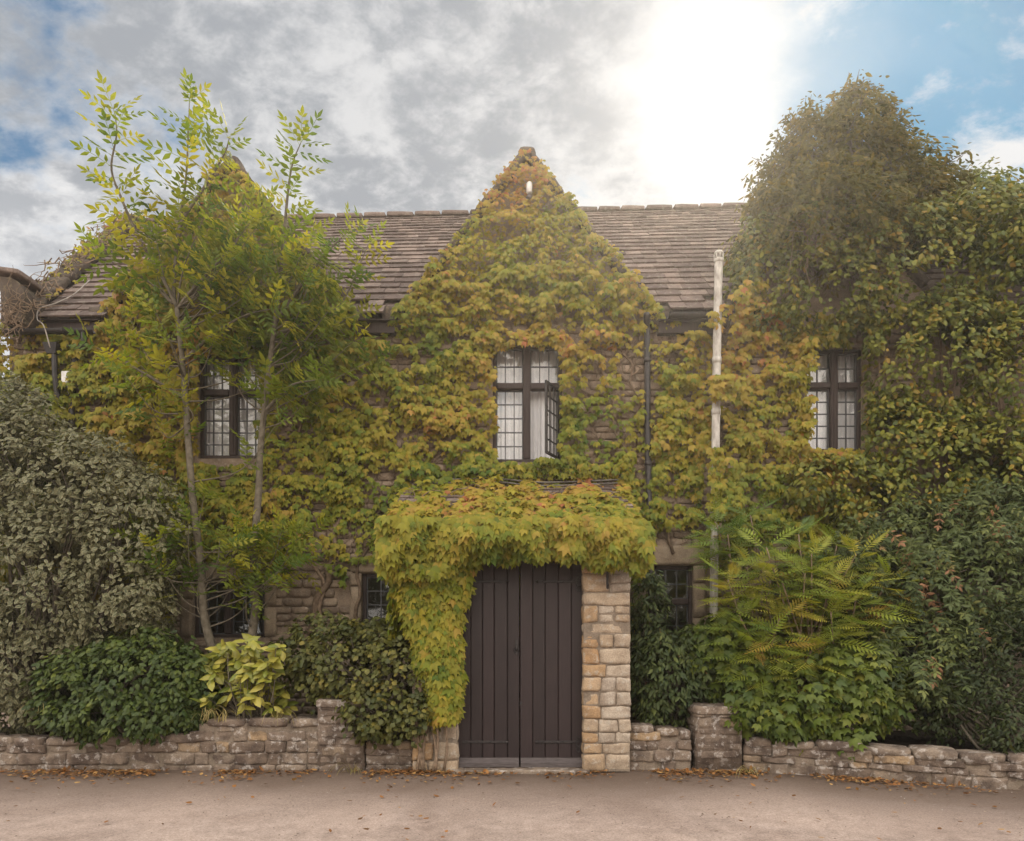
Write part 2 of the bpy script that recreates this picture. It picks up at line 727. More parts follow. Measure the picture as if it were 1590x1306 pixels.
M = {}
M['creeper'] = leaf_mat('creeper_leaf', [(0, (.055, .105, .010)), (.3, (.140, .165, .012)), (.55, (.255, .220, .020)), (.8, (.335, .220, .036)), (1, (.32, .115, .045))], .30, .55, .25)
M['ivy'] = leaf_mat('ivy_leaf', [(0, (.040, .058, .012)), (.4, (.095, .115, .016)), (.75, (.185, .180, .020)), (1, (.30, .19, .03))], .28, .5, .3)
M['dark_ivy'] = leaf_mat('dark_ivy_leaf', [(0, (.028, .040, .012)), (.6, (.066, .078, .017)), (1, (.14, .10, .03))], .30, .5, .3)
M['crown_ivy'] = leaf_mat('crown_ivy_leaf', [(0, (.036, .042, .012)), (.55, (.095, .090, .017)), (1, (.20, .145, .03))], .38, .6, .2, tcol=(1.4, 1.2, .45))
M['ash'] = leaf_mat('ash_leaf', [(0, (.060, .108, .020)), (.6, (.150, .185, .024)), (1, (.29, .265, .032))], .46, .62, .2, tcol=(1.6, 1.5, .45))
M['vari'] = leaf_mat('variegated_leaf', [(0, (.045, .062, .026)), (1, (.120, .125, .062))], .25, .5, .3, edge=(.285, .25, .145))
M['laurel'] = leaf_mat('laurel_leaf', [(0, (.026, .046, .010)), (.7, (.070, .095, .016)), (1, (.14, .16, .025))], .22, .5, .3)
M['aucuba'] = leaf_mat('aucuba_leaf', [(0, (.10, .14, .02)), (.5, (.30, .28, .045)), (1, (.45, .38, .08))], .25, .35, .4)
M['olive'] = leaf_mat('olive_leaf', [(0, (.045, .055, .015)), (.6, (.11, .11, .025)), (1, (.21, .165, .03))], .25, .5, .3)
M['frond'] = leaf_mat('frond_leaf', [(0, (.075, .130, .028)), (.5, (.205, .245, .030)), (.8, (.36, .32, .045)), (1, (.38, .22, .05))], .35, .5, .3)
M['maple'] = leaf_mat('lobed_green_leaf', [(0, (.048, .078, .014)), (.6, (.115, .145, .018)), (1, (.22, .21, .03))], .28, .5, .3)
M['deep'] = leaf_mat('deep_green_leaf', [(0, (.030, .048, .016)), (.6, (.078, .100, .027)), (.93, (.15, .165, .04)), (1, (.28, .14, .07))], .25, .55, .3)
M['litter'] = leaf_mat('fallen_leaf', [(0, (.10, .05, .02)), (.5, (.24, .10, .03)), (1, (.36, .22, .08))], .1, .7, .2)
M['straw'] = leaf_mat('straw', [(0, (.20, .17, .06)), (1, (.42, .33, .14))], .2, .6, .2)


def simple_noise_mat(name, a, b, scale=8, rough=.7, spec=.3, bump=.3, bd=.01, detail=5, stretch=None):
    m, nt, out = new_mat(name)
    vec = None
    if stretch:
        g = nt.nodes.new('ShaderNodeNewGeometry')
        mp = nt.nodes.new('ShaderNodeMapping')
        mp.inputs['Scale'].default_value = stretch
        nt.links.new(g.outputs['Position'], mp.inputs[0])
        vec = mp.outputs[0]
    n = n_noise(nt, scale, detail, .6, vec)
    c = ramp(nt, n, [(.3, a), (.7, b)])
    r = n_attr(nt, 'rnd')
    c = n_mix(nt, .5, c, ramp(nt, r, [(0, (.6, .6, .6)), (1, (1.4, 1.4, 1.4))]), 'MULTIPLY')
    bsdf(nt, out, c, rough, spec, n_bump(nt, n, bump, bd))
    return m


M['bark'] = simple_noise_mat('bark', (.075, .062, .045), (.17, .145, .11), 18, .9, .1, .7, .01)
M['stem'] = simple_noise_mat('vine_stem', (.11, .075, .05), (.26, .19, .135), 20, .9, .1, .6, .01)
M['timber'] = simple_noise_mat('dark_timber', (.030, .020, .018), (.055, .038, .034), 10, .65, .3, .4, .006, 6, (6, 6, .5))
M['door'] = simple_noise_mat('door_paint', (.017, .0100, .0105), (.031, .0185, .0190), 9, .5, .35, .35, .004, 6, (7, 7, .45))
M['board'] = simple_noise_mat('weathered_board', (.045, .036, .034), (.12, .10, .10), 14, .7, .3, .4, .004, 6, (.6, 6, 6))
M['iron'] = simple_noise_mat('black_iron', (.012, .010, .011), (.035, .028, .027), 25, .5, .4, .4, .003)
M['lead'] = simple_noise_mat('window_lead', (.05, .05, .055), (.09, .088, .09), 30, .5, .4, .2, .002)
M['white'] = simple_noise_mat('white_paint', (.50, .48, .46), (.74, .72, .70), 12, .5, .4, .15, .003)
M['blind'] = simple_noise_mat('curtain_cloth', (.78, .77, .78), (.88, .87, .88), 4, .9, .1, .2, .01, 3, (14, 4, .6))
M['old_white'] = simple_noise_mat('weathered_white_paint', (.24, .215, .19), (.56, .53, .49), 7, .7, .25, .4, .006, 8, (3, 3, 1))
M['soil'] = simple_noise_mat('soil', (.018, .013, .009), (.05, .036, .025), 14, .95, .1, .9, .04)
M['cable'] = simple_noise_mat('cable_sheath', (.24, .21, .18), (.40, .36, .32), 20, .6, .3, .2, .002)
M['grey_cable'] = simple_noise_mat('grey_cable_sheath', (.10, .09, .08), (.2, .18, .16), 20, .6, .3, .2, .002)
M['pillar'] = stone_mat('honey_stone', [(0, (.38, .205, .09)), (.18, (.41, .27, .15)), (.40, (.42, .325, .235)), (.8, (.45, .375, .30)), (1, (.36, .30, .245))], (.46, .41, .35), .55, (.19, .135, .095), .8, .55)
M['rubble'] = stone_mat('rubble_stone', [(0, (.17, .125, .095)), (.5, (.225, .17, .132)), (.9, (.27, .21, .16)), (1, (.36, .25, .15))], (.50, .45, .41), .6, (.060, .042, .036), 1.0, .7)
M['wall'] = stone_mat('house_stone', [(0, (.20, .15, .11)), (.5, (.27, .205, .15)), (1, (.34, .26, .19))], (.38, .34, .28), .3, (.09, .065, .05), .7, .5)
M['dress'] = stone_mat('dressed_stone', [(0, (.24, .185, .13)), (1, (.32, .25, .18))], (.38, .33, .26), .2, (.12, .085, .06), .4, .4)
M['mortar'] = stone_mat('lime_mortar', [(0, (.21, .165, .125)), (1, (.28, .22, .17))], (.3, .27, .23), .2, (.10, .08, .06), .8, .5)
M['tile'] = stone_mat('stone_tile', [(0, (.115, .085, .075)), (.5, (.175, .130, .112)), (1, (.255, .195, .165))], (.34, .30, .26), .35, (.065, .05, .043), .7, .45)
M['coping'] = stone_mat('coping_stone', [(0, (.080, .062, .050)), (1, (.125, .098, .078))], (.25, .2, .12), .4, (.06, .045, .035), .8, .6)


def glass_mat():
    m, nt, out = new_mat('window_glass')
    fr = nt.nodes.new('ShaderNodeFresnel')
    fr.inputs[0].default_value = 1.5
    nz = n_noise(nt, 3.0, 2, .5)
    bp = n_bump(nt, nz, .25, .02)
    gl = nt.nodes.new('ShaderNodeBsdfGlossy')
    gl.inputs['Roughness'].default_value = .02
    nt.links.new(bp, gl.inputs['Normal'])
    tr = nt.nodes.new('ShaderNodeBsdfTransparent')
    tr.inputs[0].default_value = (.98, .98, .98, 1)
    mx = nt.nodes.new('ShaderNodeMixShader')
    f = n_math(nt, 'ADD', n_math(nt, 'MULTIPLY', fr.outputs[0], 1.6), .03)
    nt.links.new(f, mx.inputs[0])
    nt.links.new(tr.outputs[0], mx.inputs[1])
    nt.links.new(gl.outputs[0], mx.inputs[2])
    nt.links.new(mx.outputs[0], out.inputs[0])
    return m


M['glass'] = glass_mat()


def ground_mat():
    m, nt, out = new_mat('gravel_lane')
    big = n_noise(nt, .7, 5, .6)
    mid = n_noise(nt, 6, 6, .65)
    fine = n_noise(nt, 55, 4, .7)
    grit = n_noise(nt, 160, 3, .7)
    c = ramp(nt, big, [(.3, (.365, .282, .238)), (.7, (.47, .372, .318))])
    c = n_mix(nt, .6, c, ramp(nt, mid, [(.3, (.58, .56, .54)), (.7, (1.18, 1.18, 1.18))]), 'MULTIPLY')
    c = n_mix(nt, .7, c, ramp(nt, fine, [(.32, (.55, .53, .5)), (.55, (1, 1, 1)), (.7, (1.3, 1.3, 1.3))]), 'MULTIPLY')
    c = n_mix(nt, .6, c, ramp(nt, grit, [(.35, (.55, .52, .5)), (.6, (1.1, 1.1, 1.1))]), 'MULTIPLY')
    worn = n_noise(nt, .55, 3, .5, None, .8)
    c = n_mix(nt, .8, c, ramp(nt, worn, [(.38, (.80, .77, .75)), (.5, (1, 1, 1)), (.62, (1.12, 1.11, 1.10))]), 'MULTIPLY')
    # leaf mould and dirt gathered in a strip by the walls (Y is world depth)
    g = nt.nodes.new('ShaderNodeNewGeometry')
    sp = nt.nodes.new('ShaderNodeSeparateXYZ')
    nt.links.new(g.outputs['Position'], sp.inputs[0])
    edge = n_math(nt, 'ADD', sp.outputs[1], n_math(nt, 'MULTIPLY', n_math(nt, 'SUBTRACT', mid, .5), 1.1))
    edge = n_math(nt, 'ADD', edge, n_math(nt, 'MULTIPLY', n_math(nt, 'MAXIMUM', n_math(nt, 'SUBTRACT', sp.outputs[0], 2.6), 0.0), .40))
    mr = nt.nodes.new('ShaderNodeMapRange')
    mr.interpolation_type = 'SMOOTHSTEP'
    mr.inputs[1].default_value, mr.inputs[2].default_value = 5.2, 7.45
    nt.links.new(edge, mr.inputs[0])
    c = n_mix(nt, n_math(nt, 'MULTIPLY', mr.outputs[0], .86), c, (.085, .058, .042))
    h = n_math(nt, 'ADD', n_math(nt, 'MULTIPLY', fine, .6), n_math(nt, 'MULTIPLY', grit, .5))
    bsdf(nt, out, c, .95, .15, n_bump(nt, h, .55, .012))
    return m


M['ground'] = ground_mat()

# ------------------------------------------------------------------ ground
def build_ground():
    xs = np.concatenate((-np.geomspace(1500, 9, 14), np.linspace(-8, 8, 81), np.geomspace(9, 1500, 14)))
    ys = np.concatenate((-np.geomspace(1500, 3, 14), np.linspace(-2, 8.5, 70), np.geomspace(9, 1500, 14)))
    gx, gy = np.meshgrid(xs, ys)
    p = np.stack((gx.ravel(), gy.ravel(), 0 * gx.ravel()), 1)
    near = np.exp(-((np.abs(p[:, 0]) / 9) ** 4 + (np.abs(p[:, 1] - 4) / 7) ** 4))
    p[:, 2] = (fbm(p * .9, 5, 4) - .5) * .05 * near - .012
    nx = len(xs)
    f = [(j * nx + i, j * nx + i + 1, (j + 1) * nx + i + 1, (j + 1) * nx + i) for j in range(len(ys) - 1) for i in range(nx - 1)]
    me = bpy.data.meshes.new('lane')
    me.from_pydata(p.tolist(), [], f)
    me.polygons.foreach_set('use_smooth', [True] * len(me.polygons))
    o = link('gravel_lane', me, M['ground'])
    tag(o, kind='structure')


build_ground()


def bed(name, xs, yfront, z, yback=9.0):
    """soil bed with a bumpy top behind a low wall; yfront is a function of x"""
    nx, ny = 40, 10
    v, f = [], []
    for j in range(ny + 1):
        for i in range(nx + 1):
            x = xs[0] + (xs[1] - xs[0]) * i / nx
            y0 = yfront(x)
            y = y0 + (yback - y0) * j / ny
            v.append((x, y, z + float(fbm([(x * 3, y * 3, 0)], 3)[0] - .5) * .12))
    for j in range(ny):
        for i in range(nx):
            a = j * (nx + 1) + i
            f.append((a, a + 1, a + nx + 2, a + nx + 1))
    n0 = len(v)
    for i in range(nx + 1):
        q = v[i]
        v.append((q[0], q[1], -.05))
    for i in range(nx):
        f.append((i, n0 + i, n0 + i + 1, i + 1))
    me = bpy.data.meshes.new(name)
    me.from_pydata(v, [], f)
    o = link(name, me, M['soil'])
    tag(o, kind='structure')


def yright(x):
    return 7.5 - max(0, x - 2.6) * .40


bed('flower_bed', (-9.5, -1.2), lambda x: 7.62, .30)
bed('flower_bed', (1.42, 10.0), lambda x: yright(x) + .16, .26)

# ------------------------------------------------------------------ house
house = thing('stone_house', 'long two storey stone house smothered in creeper with three gables and a stone tiled roof', 'house', (0, HOUSE_Y, 0))
XL, XR = -6.75, 11.5
XLW = -7.02
YB = 13.9


def eave_z(x):
    return 5.97 + .0125 * x


def ridge_z(x):
    return 8.99 + .026 * x


EAVE_Y, RIDGE_Y = 8.78, 11.32

# windows in pixels on the wall plane: x0,x1,y0,y1, mullion, transom
WIN = {
    'uc': (765, 873, 533, 718, 818, 598),
    'ur': (1250, 1340, 540, 702, 1297, 597),
    'ul': (308, 412, 550, 712, 360, 608),
    'll': (300, 412, 900, 990, 352, None),
    'lm': (562, 640, 890, 966, None, None),
    'lr': (1013, 1076, 878, 1010, None, 934),
    'll2': (1196, 1290, 880, 1000, None, None),
}


def wrect(k):
    a = WIN[k]
    return WX(a[0], HOUSE_Y), WX(a[1], HOUSE_Y), WZ(a[3], HOUSE_Y), WZ(a[2], HOUSE_Y)


def build_wall():
    rects = [wrect(k) for k in WIN]
    xs = sorted({XLW, XR, *[r[0] for r in rects], *[r[1] for r in rects]})
    zs = sorted({-.1, *[r[2] for r in rects], *[r[3] for r in rects], 6.0})
    mb = MB()
    y0, y1 = HOUSE_Y, HOUSE_Y + .34
    for i in range(len(xs) - 1):
        for j in range(len(zs) - 1):
            cx, cz = (xs[i] + xs[i + 1]) / 2, (zs[j] + zs[j + 1]) / 2
            if any(r[0] < cx < r[1] and r[2] < cz < r[3] for r in rects):
                continue
            mb.add([(xs[i], y0, zs[j]), (xs[i + 1], y0, zs[j]), (xs[i + 1], y0, zs[j + 1]), (xs[i], y0, zs[j + 1])], [(0, 1, 2, 3)], .5)
            mb.add([(xs[i], y1, zs[j]), (xs[i + 1], y1, zs[j]), (xs[i + 1], y1, zs[j + 1]), (xs[i], y1, zs[j + 1])], [(0, 3, 2, 1)], .5)
    for x0, x1, z0, z1 in rects:
        mb.add([(x0, y0, z0), (x0, y1, z0), (x0, y1, z1), (x0, y0, z1)], [(0, 1, 2, 3)])
        mb.add([(x1, y0, z0), (x1, y1, z0), (x1, y1, z1), (x1, y0, z1)], [(0, 1, 2, 3)])
        mb.add([(x0, y0, z0), (x1, y0, z0), (x1, y1, z0), (x0, y1, z0)], [(0, 1, 2, 3)])
        mb.add([(x0, y0, z1), (x1, y0, z1), (x1, y1, z1), (x0, y1, z1)], [(0, 1, 2, 3)])
    # end gables and back wall
    for x in (XLW, XR):
        mb.add([(x, y0, -.1), (x, YB, -.1), (x, YB, 6.0), (x, RIDGE_Y, ridge_z(x) - .05), (x, y0, 6.0)], [(0, 1, 2, 3, 4)])
    mb.add([(XLW, YB, -.1), (XR, YB, -.1), (XR, YB, 6.0), (XLW, YB, 6.0)], [(0, 1, 2, 3)])
    mb.add([(XLW, y0 + .4, 3.15), (XR, y0 + .4, 3.15), (XR, YB, 3.15), (XLW, YB, 3.15)], [(0, 1, 2, 3)])
    me = bpy.data.meshes.new('wall')
    me.from_pydata(mb.v, [], mb.f)
    set_attr(me, 'rnd', mb.r)
    link('wall', me, M['wall'], house)
    # laid stones standing a little proud of the mortar where the wall shows
    st = MB()
    z = .1
    while z < 6.0:
        h = random.uniform(.07, .14)
        x = XLW + random.uniform(0, .2)
        while x < 5.5:
            w = random.uniform(.14, .38)
            hit = any(r[0] - .03 < x + w and x < r[1] + .03 and r[2] - .02 < z + h and z < r[3] + .02 for r in rects)
            if not hit and z + h < 5.95:
                rock(st, (x + w / 2, HOUSE_Y - .004, z + h / 2), (w - .012, .06, h - .010), amp=.010, n=3, k=6)
            x += w
        z += h
    st.build('masonry_face', M['wall'], house, True)


build_wall()


def tiles(mb, x0f, x1f, e, r, e_len0, e_len1, cut=None, wr=(.2, .42), seedx=0.0):
    """courses of stone tiles from eave line e(x)->(y,z) to ridge r(x)->(y,z), course exposure diminishing"""
    u, k = 0.0, 0
    us = [0.0]
    ey, ez = e(0)
    ry, rz = r(0)
    Ltot = math.hypot(ry - ey, rz - ez)
    while u < Ltot:
        ex = e_len0 + (e_len1 - e_len0) * u / Ltot
        u += ex
        us.append(min(u, Ltot))
    for i in range(len(us) - 1):
        a, b = us[i] / Ltot, min(1.0, (us[i + 1] + .05) / Ltot)
        x = x0f(a) - random.uniform(0, .2)
        while x < x1f(a):
            w = random.uniform(*wr) * (1 - .35 * a)
            xa, xb = max(x, x0f(a)) + .003, min(x + w, x1f(a)) - .003
            x += w
            if xb - xa < .04 or (cut and cut((xa + xb) / 2, a)):
                continue
            th = random.uniform(.020, .030)
            lift = random.uniform(0.014, .022)
            ja, jb = random.uniform(-.005, .005), random.uniform(-.005, .005)
            pts = []
            for xx, jj in ((xa, ja), (xb, jb)):
                y_e, z_e = e(xx)
                y_r, z_r = r(xx)
                dv = np.array((0, y_r - y_e, z_r - z_e))
                dl = np.linalg.norm(dv)
                nrm = np.array((0, -dv[2], dv[1])) / dl
                lo = np.array((xx, y_e, z_e)) + dv * (a + jj / Ltot)
                hi = np.array((xx, y_e, z_e)) + dv * b
                pts += [lo + nrm * lift, lo + nrm * (lift + th), hi + nrm * 0.0, hi + nrm * th * .6]
            mb.add(pts, [(1, 5, 7, 3), (0, 4, 5, 1), (0, 1, 3, 2), (4, 6, 7, 5), (0, 2, 6, 4), (2, 3, 7, 6)], random.random())


GABLES = [(WX(818, 9), WZ(248, 9), 1.78), (WX(362, 9), WZ(262, 9), 1.72), (WX(1297, 9), WZ(300, 9), 1.6)]


def build_roof():
    mb = MB()
    e = lambda x: (EAVE_Y, eave_z(x))
    r = lambda x: (RIDGE_Y, ridge_z(x))
    tiles(mb, lambda a: XL + .28, lambda a: XR, e, r, .215, .115, cut=lambda x, a: a < .10 and any(abs(x - g[0]) < g[2] + .1 for g in GABLES))
    # ridge stones
    x = XL + .2
    while x < XR:
        w = random.uniform(.38, .5)
        rock(mb, (x + w / 2, RIDGE_Y, ridge_z(x) + .015), (w - .004, .22, .07), amp=.006, n=3, k=9)
        x += w
    mb.build('roof', M['tile'], house)
    # boarding under the tiles and the back slope
    sl = MB()
    for ya, za, yb, zb in ((HOUSE_Y + .03, .245, RIDGE_Y, -.05), (YB + .2, -.02, RIDGE_Y, -.05)):
        fz = lambda x, k: (eave_z(x) if k == 0 else ridge_z(x))
        sl.add([(XL + .02, ya, fz(XL, 0) + za), (XR, ya, fz(XR, 0) + za), (XR, yb, fz(XR, 1) + zb), (XL + .02, yb, fz(XL, 1) + zb)], [(0, 1, 2, 3)], .3)
    me = bpy.data.meshes.new('roof_boarding')
    me.from_pydata(sl.v, [], sl.f)
    set_attr(me, 'rnd', sl.r)
    link('roof_boarding', me, M['tile'], house)
    # coped verge at the left end, with its kneeler stone
    cp = MB()
    n = 11
    for i in range(n):
        a, b = i / n, (i + 1) / n
        pa = np.array((XL + .1, EAVE_Y + (RIDGE_Y - EAVE_Y) * a, eave_z(XL) + (ridge_z(XL) - eave_z(XL)) * a + .12))
        pb = np.array((XL + .1, EAVE_Y + (RIDGE_Y - EAVE_Y) * b, eave_z(XL) + (ridge_z(XL) - eave_z(XL)) * b + .12))
        dv = pb - pa
        L_ = np.linalg.norm(dv)
        rock(cp, (pa + pb) / 2, (.34, L_ - .006, .11), ux=(1, 0, 0), uy=dv / L_, amp=.018, n=4)
    cp.build('verge_coping', M['coping'], house, True)
    kn = MB()
    pr = [(-.10, -.27), (.17, -.27), (.22, .02), (.22, .10), (.20, .17), (.12, .27), (.03, .32), (-.20, .335), (-.215, .30), (-.15, .24), (-.10, .12), (-.09, -.1)]
    v, f = [], []
    for yy in (8.55, 8.98):
        for x_, z_ in pr:
            v.append((XL + .06 + x_, yy, eave_z(XL) + .12 + z_))
    m = len(pr)
    f.append(tuple(range(m)))
    f.append(tuple(range(m, 2 * m))[::-1])
    for i in range(m):
        f.append((i, (i + 1) % m, m + (i + 1) % m, m + i))
    kn.add(v, f, .4)
    kn.build('kneeler', M['coping'], house)
    kc = MB()
    rock(kc, (WX(26, 8.74), 8.76, WZ(433, 8.74)), (.40, .52, .075), amp=.014, n=6, k=10, ux=(.995, 0, -.09), uy=(0, 1, 0))
    kc.build('kneeler_cap', M['tile'], house, True)


build_roof()


def gable(cx, apex, half, name='gable'):
    """gable wall flush with the front, its coping and the little roof that runs back into the main slope"""
    z0 = 5.96
    y0 = HOUSE_Y
    mb = MB()
    v = [(cx - half, y0 - .003, z0 - .0), (cx + half, y0 - .003, z0), (cx, y0 - .003, apex), (cx - half, y0 + .3, z0), (cx + half, y0 + .3, z0), (cx, y0 + .3, apex)]
    mb.add(v, [(0, 1, 2), (3, 5, 4), (0, 2, 5, 3), (1, 4, 5, 2), (0, 3, 4, 1)])
    g = mb.build(name, M['wall'], house)
    rf = MB()
    # where a roof point at height z meets the main slope
    def yb(z):
        return EAVE_Y + (z - eave_z(cx)) / (ridge_z(cx) - eave_z(cx)) * (RIDGE_Y - EAVE_Y) + .05
    for s in (-1, 1):
        n = 12
        for i in range(n):
            a, b = i / n, (i + 1.25) / n
            b = min(b, 1)
            za, zb = z0 + (apex - .06 - z0) * a, z0 + (apex - .06 - z0) * b
            xa, xb = cx + s * half * (1 - a) * .97, cx + s * half * (1 - b) * .97
            y = y0 + .12
            ye = max(yb(za), yb(zb))
            while y < ye:
                w = random.uniform(.2, .35)
                ys, yt = y + .003, min(y + w, ye) - .003
                y += w
                if yt - ys < .02:
                    continue
                th = random.uniform(.02, .035)
                up = np.array((s * (apex - z0), 0, half))
                up = up / np.linalg.norm(up)
                lo0, lo1 = np.array((xa, ys, za)), np.array((xa, yt, za))
                hi0, hi1 = np.array((xb, ys, zb)), np.array((xb, yt, zb))
                pts = [lo0 + up * .02, lo0 + up * (.02 + th), hi0, hi0 + up * th * .6, lo1 + up * .02, lo1 + up * (.02 + th), hi1, hi1 + up * th * .6]
                rf.add(pts, [(1, 5, 7, 3), (0, 4, 5, 1), (0, 1, 3, 2), (4, 6, 7, 5), (0, 2, 6, 4), (2, 3, 7, 6)], random.random())
    rf.build('gable_roof', M['tile'], house)
    cp = MB()
    for s in (-1, 1):
        n = 8
        for i in range(n):
            a, b = i / n, (i + 1) / n
            pa = np.array((cx + s * half * (1 - a), y0 + .06, z0 + (apex - z0) * a))
            pb = np.array((cx + s * half * (1 - b), y0 + .06, z0 + (apex - z0) * b))
            dv = pb - pa
            L_ = np.linalg.norm(dv)
            uy = np.array((0, 1, 0))
            rock(cp, (pa + pb) / 2 + np.cross(dv / L_, uy) * (-.05 * s), (L_ - .006, .32, .12), ux=dv / L_, uy=uy, amp=.012, n=3)
        rock(cp, (cx + s * (half + .06), y0 + .02, z0 + .02), (.34, .34, .30), amp=.02, n=4, k=6)
    rock(cp, (cx, y0 + .06, apex + .04), (.24, .30, .22), amp=.02, n=4, k=4)
    cp.build('gable_coping', M['coping'], house, True)
    return g


for q in GABLES:
    gable(*q)


def window(key, cols, rows, blind, surround=False, rows_top=2, casement=None):
    px = WIN[key]
    x0, x1, z0, z1 = wrect(key)
    yf = HOUSE_Y + .05
    fr = MB()
    t = .05
    fr.bbox(x0, x0 + t, yf, yf + .09, z0, z1)
    fr.bbox(x1 - t, x1, yf, yf + .09, z0, z1)
    fr.bbox(x0 + t, x1 - t, yf, yf + .09, z1 - t, z1)
    fr.bbox(x0 + t, x1 - t, yf - .05, yf + .09, z0, z0 + t * .9)
    xm = WX(px[4], HOUSE_Y) if px[4] else None
    zt = WZ(px[5], HOUSE_Y) if px[5] else None
    if xm:
        fr.bbox(xm - .052, xm + .052, yf - .035, yf + .09, z0 + t, z1 - t, .014)
        fr.bbox(xm - .018, xm + .018, yf - .05, yf - .036, z0 + t, z1 - t)
    if zt:
        segs = [(x0 + t, xm - .052), (xm + .052, x1 - t)] if xm else [(x0 + t, x1 - t)]
        for a, b in segs:
            fr.bbox(a, b, yf - .03, yf + .09, zt - .045, zt + .045, .014)
    w = fr.build('window', M['timber'], house)
    lights = []
    xr = [(x0 + t, xm - .052), (xm + .052, x1 - t)] if xm else [(x0 + t, x1 - t)]
    zr = [(z0 + t, zt - .045, rows), (zt + .045, z1 - t, rows_top)] if zt else [(z0 + t, z1 - t, rows)]
    for i, (a, b) in enumerate(xr):
        for j, (c, d, nr) in enumerate(zr):
            if casement == (i, j):
                continue
            lights.append((a, b, c, d, nr))
    ld_ = MB()
    for a, b, c, d, nr in lights:
        g = MB()
        yg = yf + .045
        g.add([(a, yg, c), (b, yg, c), (b, yg, d), (a, yg, d)], [(0, 1, 2, 3)])
        g.build('pane', M['glass'], w)
        for k in range(1, cols):
            x = a + (b - a) * k / cols
            ld_.box(x - .007, x + .007, yg - .014, yg + .008, c, d)
        for k in range(1, nr):
            z = c + (d - c) * k / nr
            ld_.box(a, b, yg - .011, yg + .007, z - .007, z + .007)
        for q in ((a, a + .014, c, d), (b - .014, b, c, d)):
            ld_.box(q[0], q[1], yg - .017, yg + .01, q[2], q[3])
        for q in ((a + .014, b - .014, c, c + .014), (a + .014, b - .014, d - .014, d)):
            ld_.box(q[0], q[1], yg - .017, yg + .01, q[2], q[3])
    ld_.build('leading', M['lead'], w)
    if blind:
        n = 90
        v = []
        for i in range(n + 1):
            x = x0 + (x1 - x0) * i / n
            yy = HOUSE_Y + .24 + .018 * math.sin(i * .9) + .01 * math.sin(i * .37 + 1)
            for zz in (z0 - .02, z1 + .02):
                v.append((x, yy, zz))
        f = [(2 * i, 2 * i + 2, 2 * i + 3, 2 * i + 1) for i in range(n)]
        c = MB()
        c.add(v, f)
        c.build('curtain', M['blind'], w, True)
    if surround:
        s = MB()
        yo = HOUSE_Y - .035
        b_ = .17
        rock(s, ((x0 + x1) / 2, yo + .08, z1 + .14), (x1 - x0 + 2 * b_, .19, .27), amp=.008, n=6, k=16, rnd=.6)
        for xx in (x0 - b_ / 2, x1 + b_ / 2):
            z = z0
            while z < z1 - .02:
                h = min(random.uniform(.35, .55), z1 - z)
                rock(s, (xx, yo + .08, z + h / 2), (b_ - .004, .19, h - .008), amp=.006, n=4, k=16)
                z += h
        s.build('stone_surround', M['dress'], w, True)
    if casement:
        i, j = casement
        a, b = xr[i]
        c, d, nr = zr[j]
        th = math.radians(60)
        hinge = np.array((b - .01, yf - .02, 0))
        wd = b - a - .02
        ca, sa = math.cos(th), math.sin(th)
        cm, gl = MB(), MB()

        def bar(u0, u1, za, zb, t_=.014):
            pts = []
            for u in (u0, u1):
                for s_ in (-t_, t_):
                    for zz in (za, zb):
                        pts.append((hinge[0] - u * ca + s_ * sa, hinge[1] - u * sa - s_ * ca, zz))
            cm.add(pts, [(0, 1, 3, 2), (4, 6, 7, 5), (0, 4, 5, 1), (2, 3, 7, 6), (0, 2, 6, 4), (1, 5, 7, 3)])
        bar(0, .03, c, d)
        bar(wd - .035, wd, c, d)
        bar(.03, wd - .035, c, c + .03)
        bar(.03, wd - .035, d - .03, d)
        for k in range(1, cols):
            u = wd * k / cols
            bar(u - .007, u + .007, c + .03, d - .03, .008)
        for k in range(1, nr):
            z = c + (d - c) * k / nr
            bar(.03, wd - .035, z - .008, z + .008, .0075)
        # ring handle and stay bar
        hx, hy = hinge[0] - (wd - .02) * ca, hinge[1] - (wd - .02) * sa
        cm.tube([(hx + .02 * sa, hy - .02 * ca, c + .62), (hx - .05 * sa * .4, hy - .05, c + .60), (hx, hy - .07, c + .53), (hx + .02, hy - .03, c + .50)], .009)
        pn = MB()
        pn.add([(hinge[0] - u * ca, hinge[1] - u * sa, zz) for u, zz in ((.03, c + .03), (wd - .035, c + .03), (wd - .035, d - .03), (.03, d - .03))], [(0, 1, 2, 3)])
        pn.build('pane', M['glass'], w)
        cas = cm.build('casement', M['iron'], w)
        tag(cas, 'open iron casement swung outward')
    return w


window('uc', 3, 5, True, casement=(1, 0))
window('ur', 2, 5, True)
window('ul', 3, 5, True)
window('ll', 3, 4, False, surround=True)
window('lm', 3, 3, False, surround=True)
window('lr', 3, 2, False, surround=True, rows_top=2)
window('ll2', 3, 3, False, surround=True)


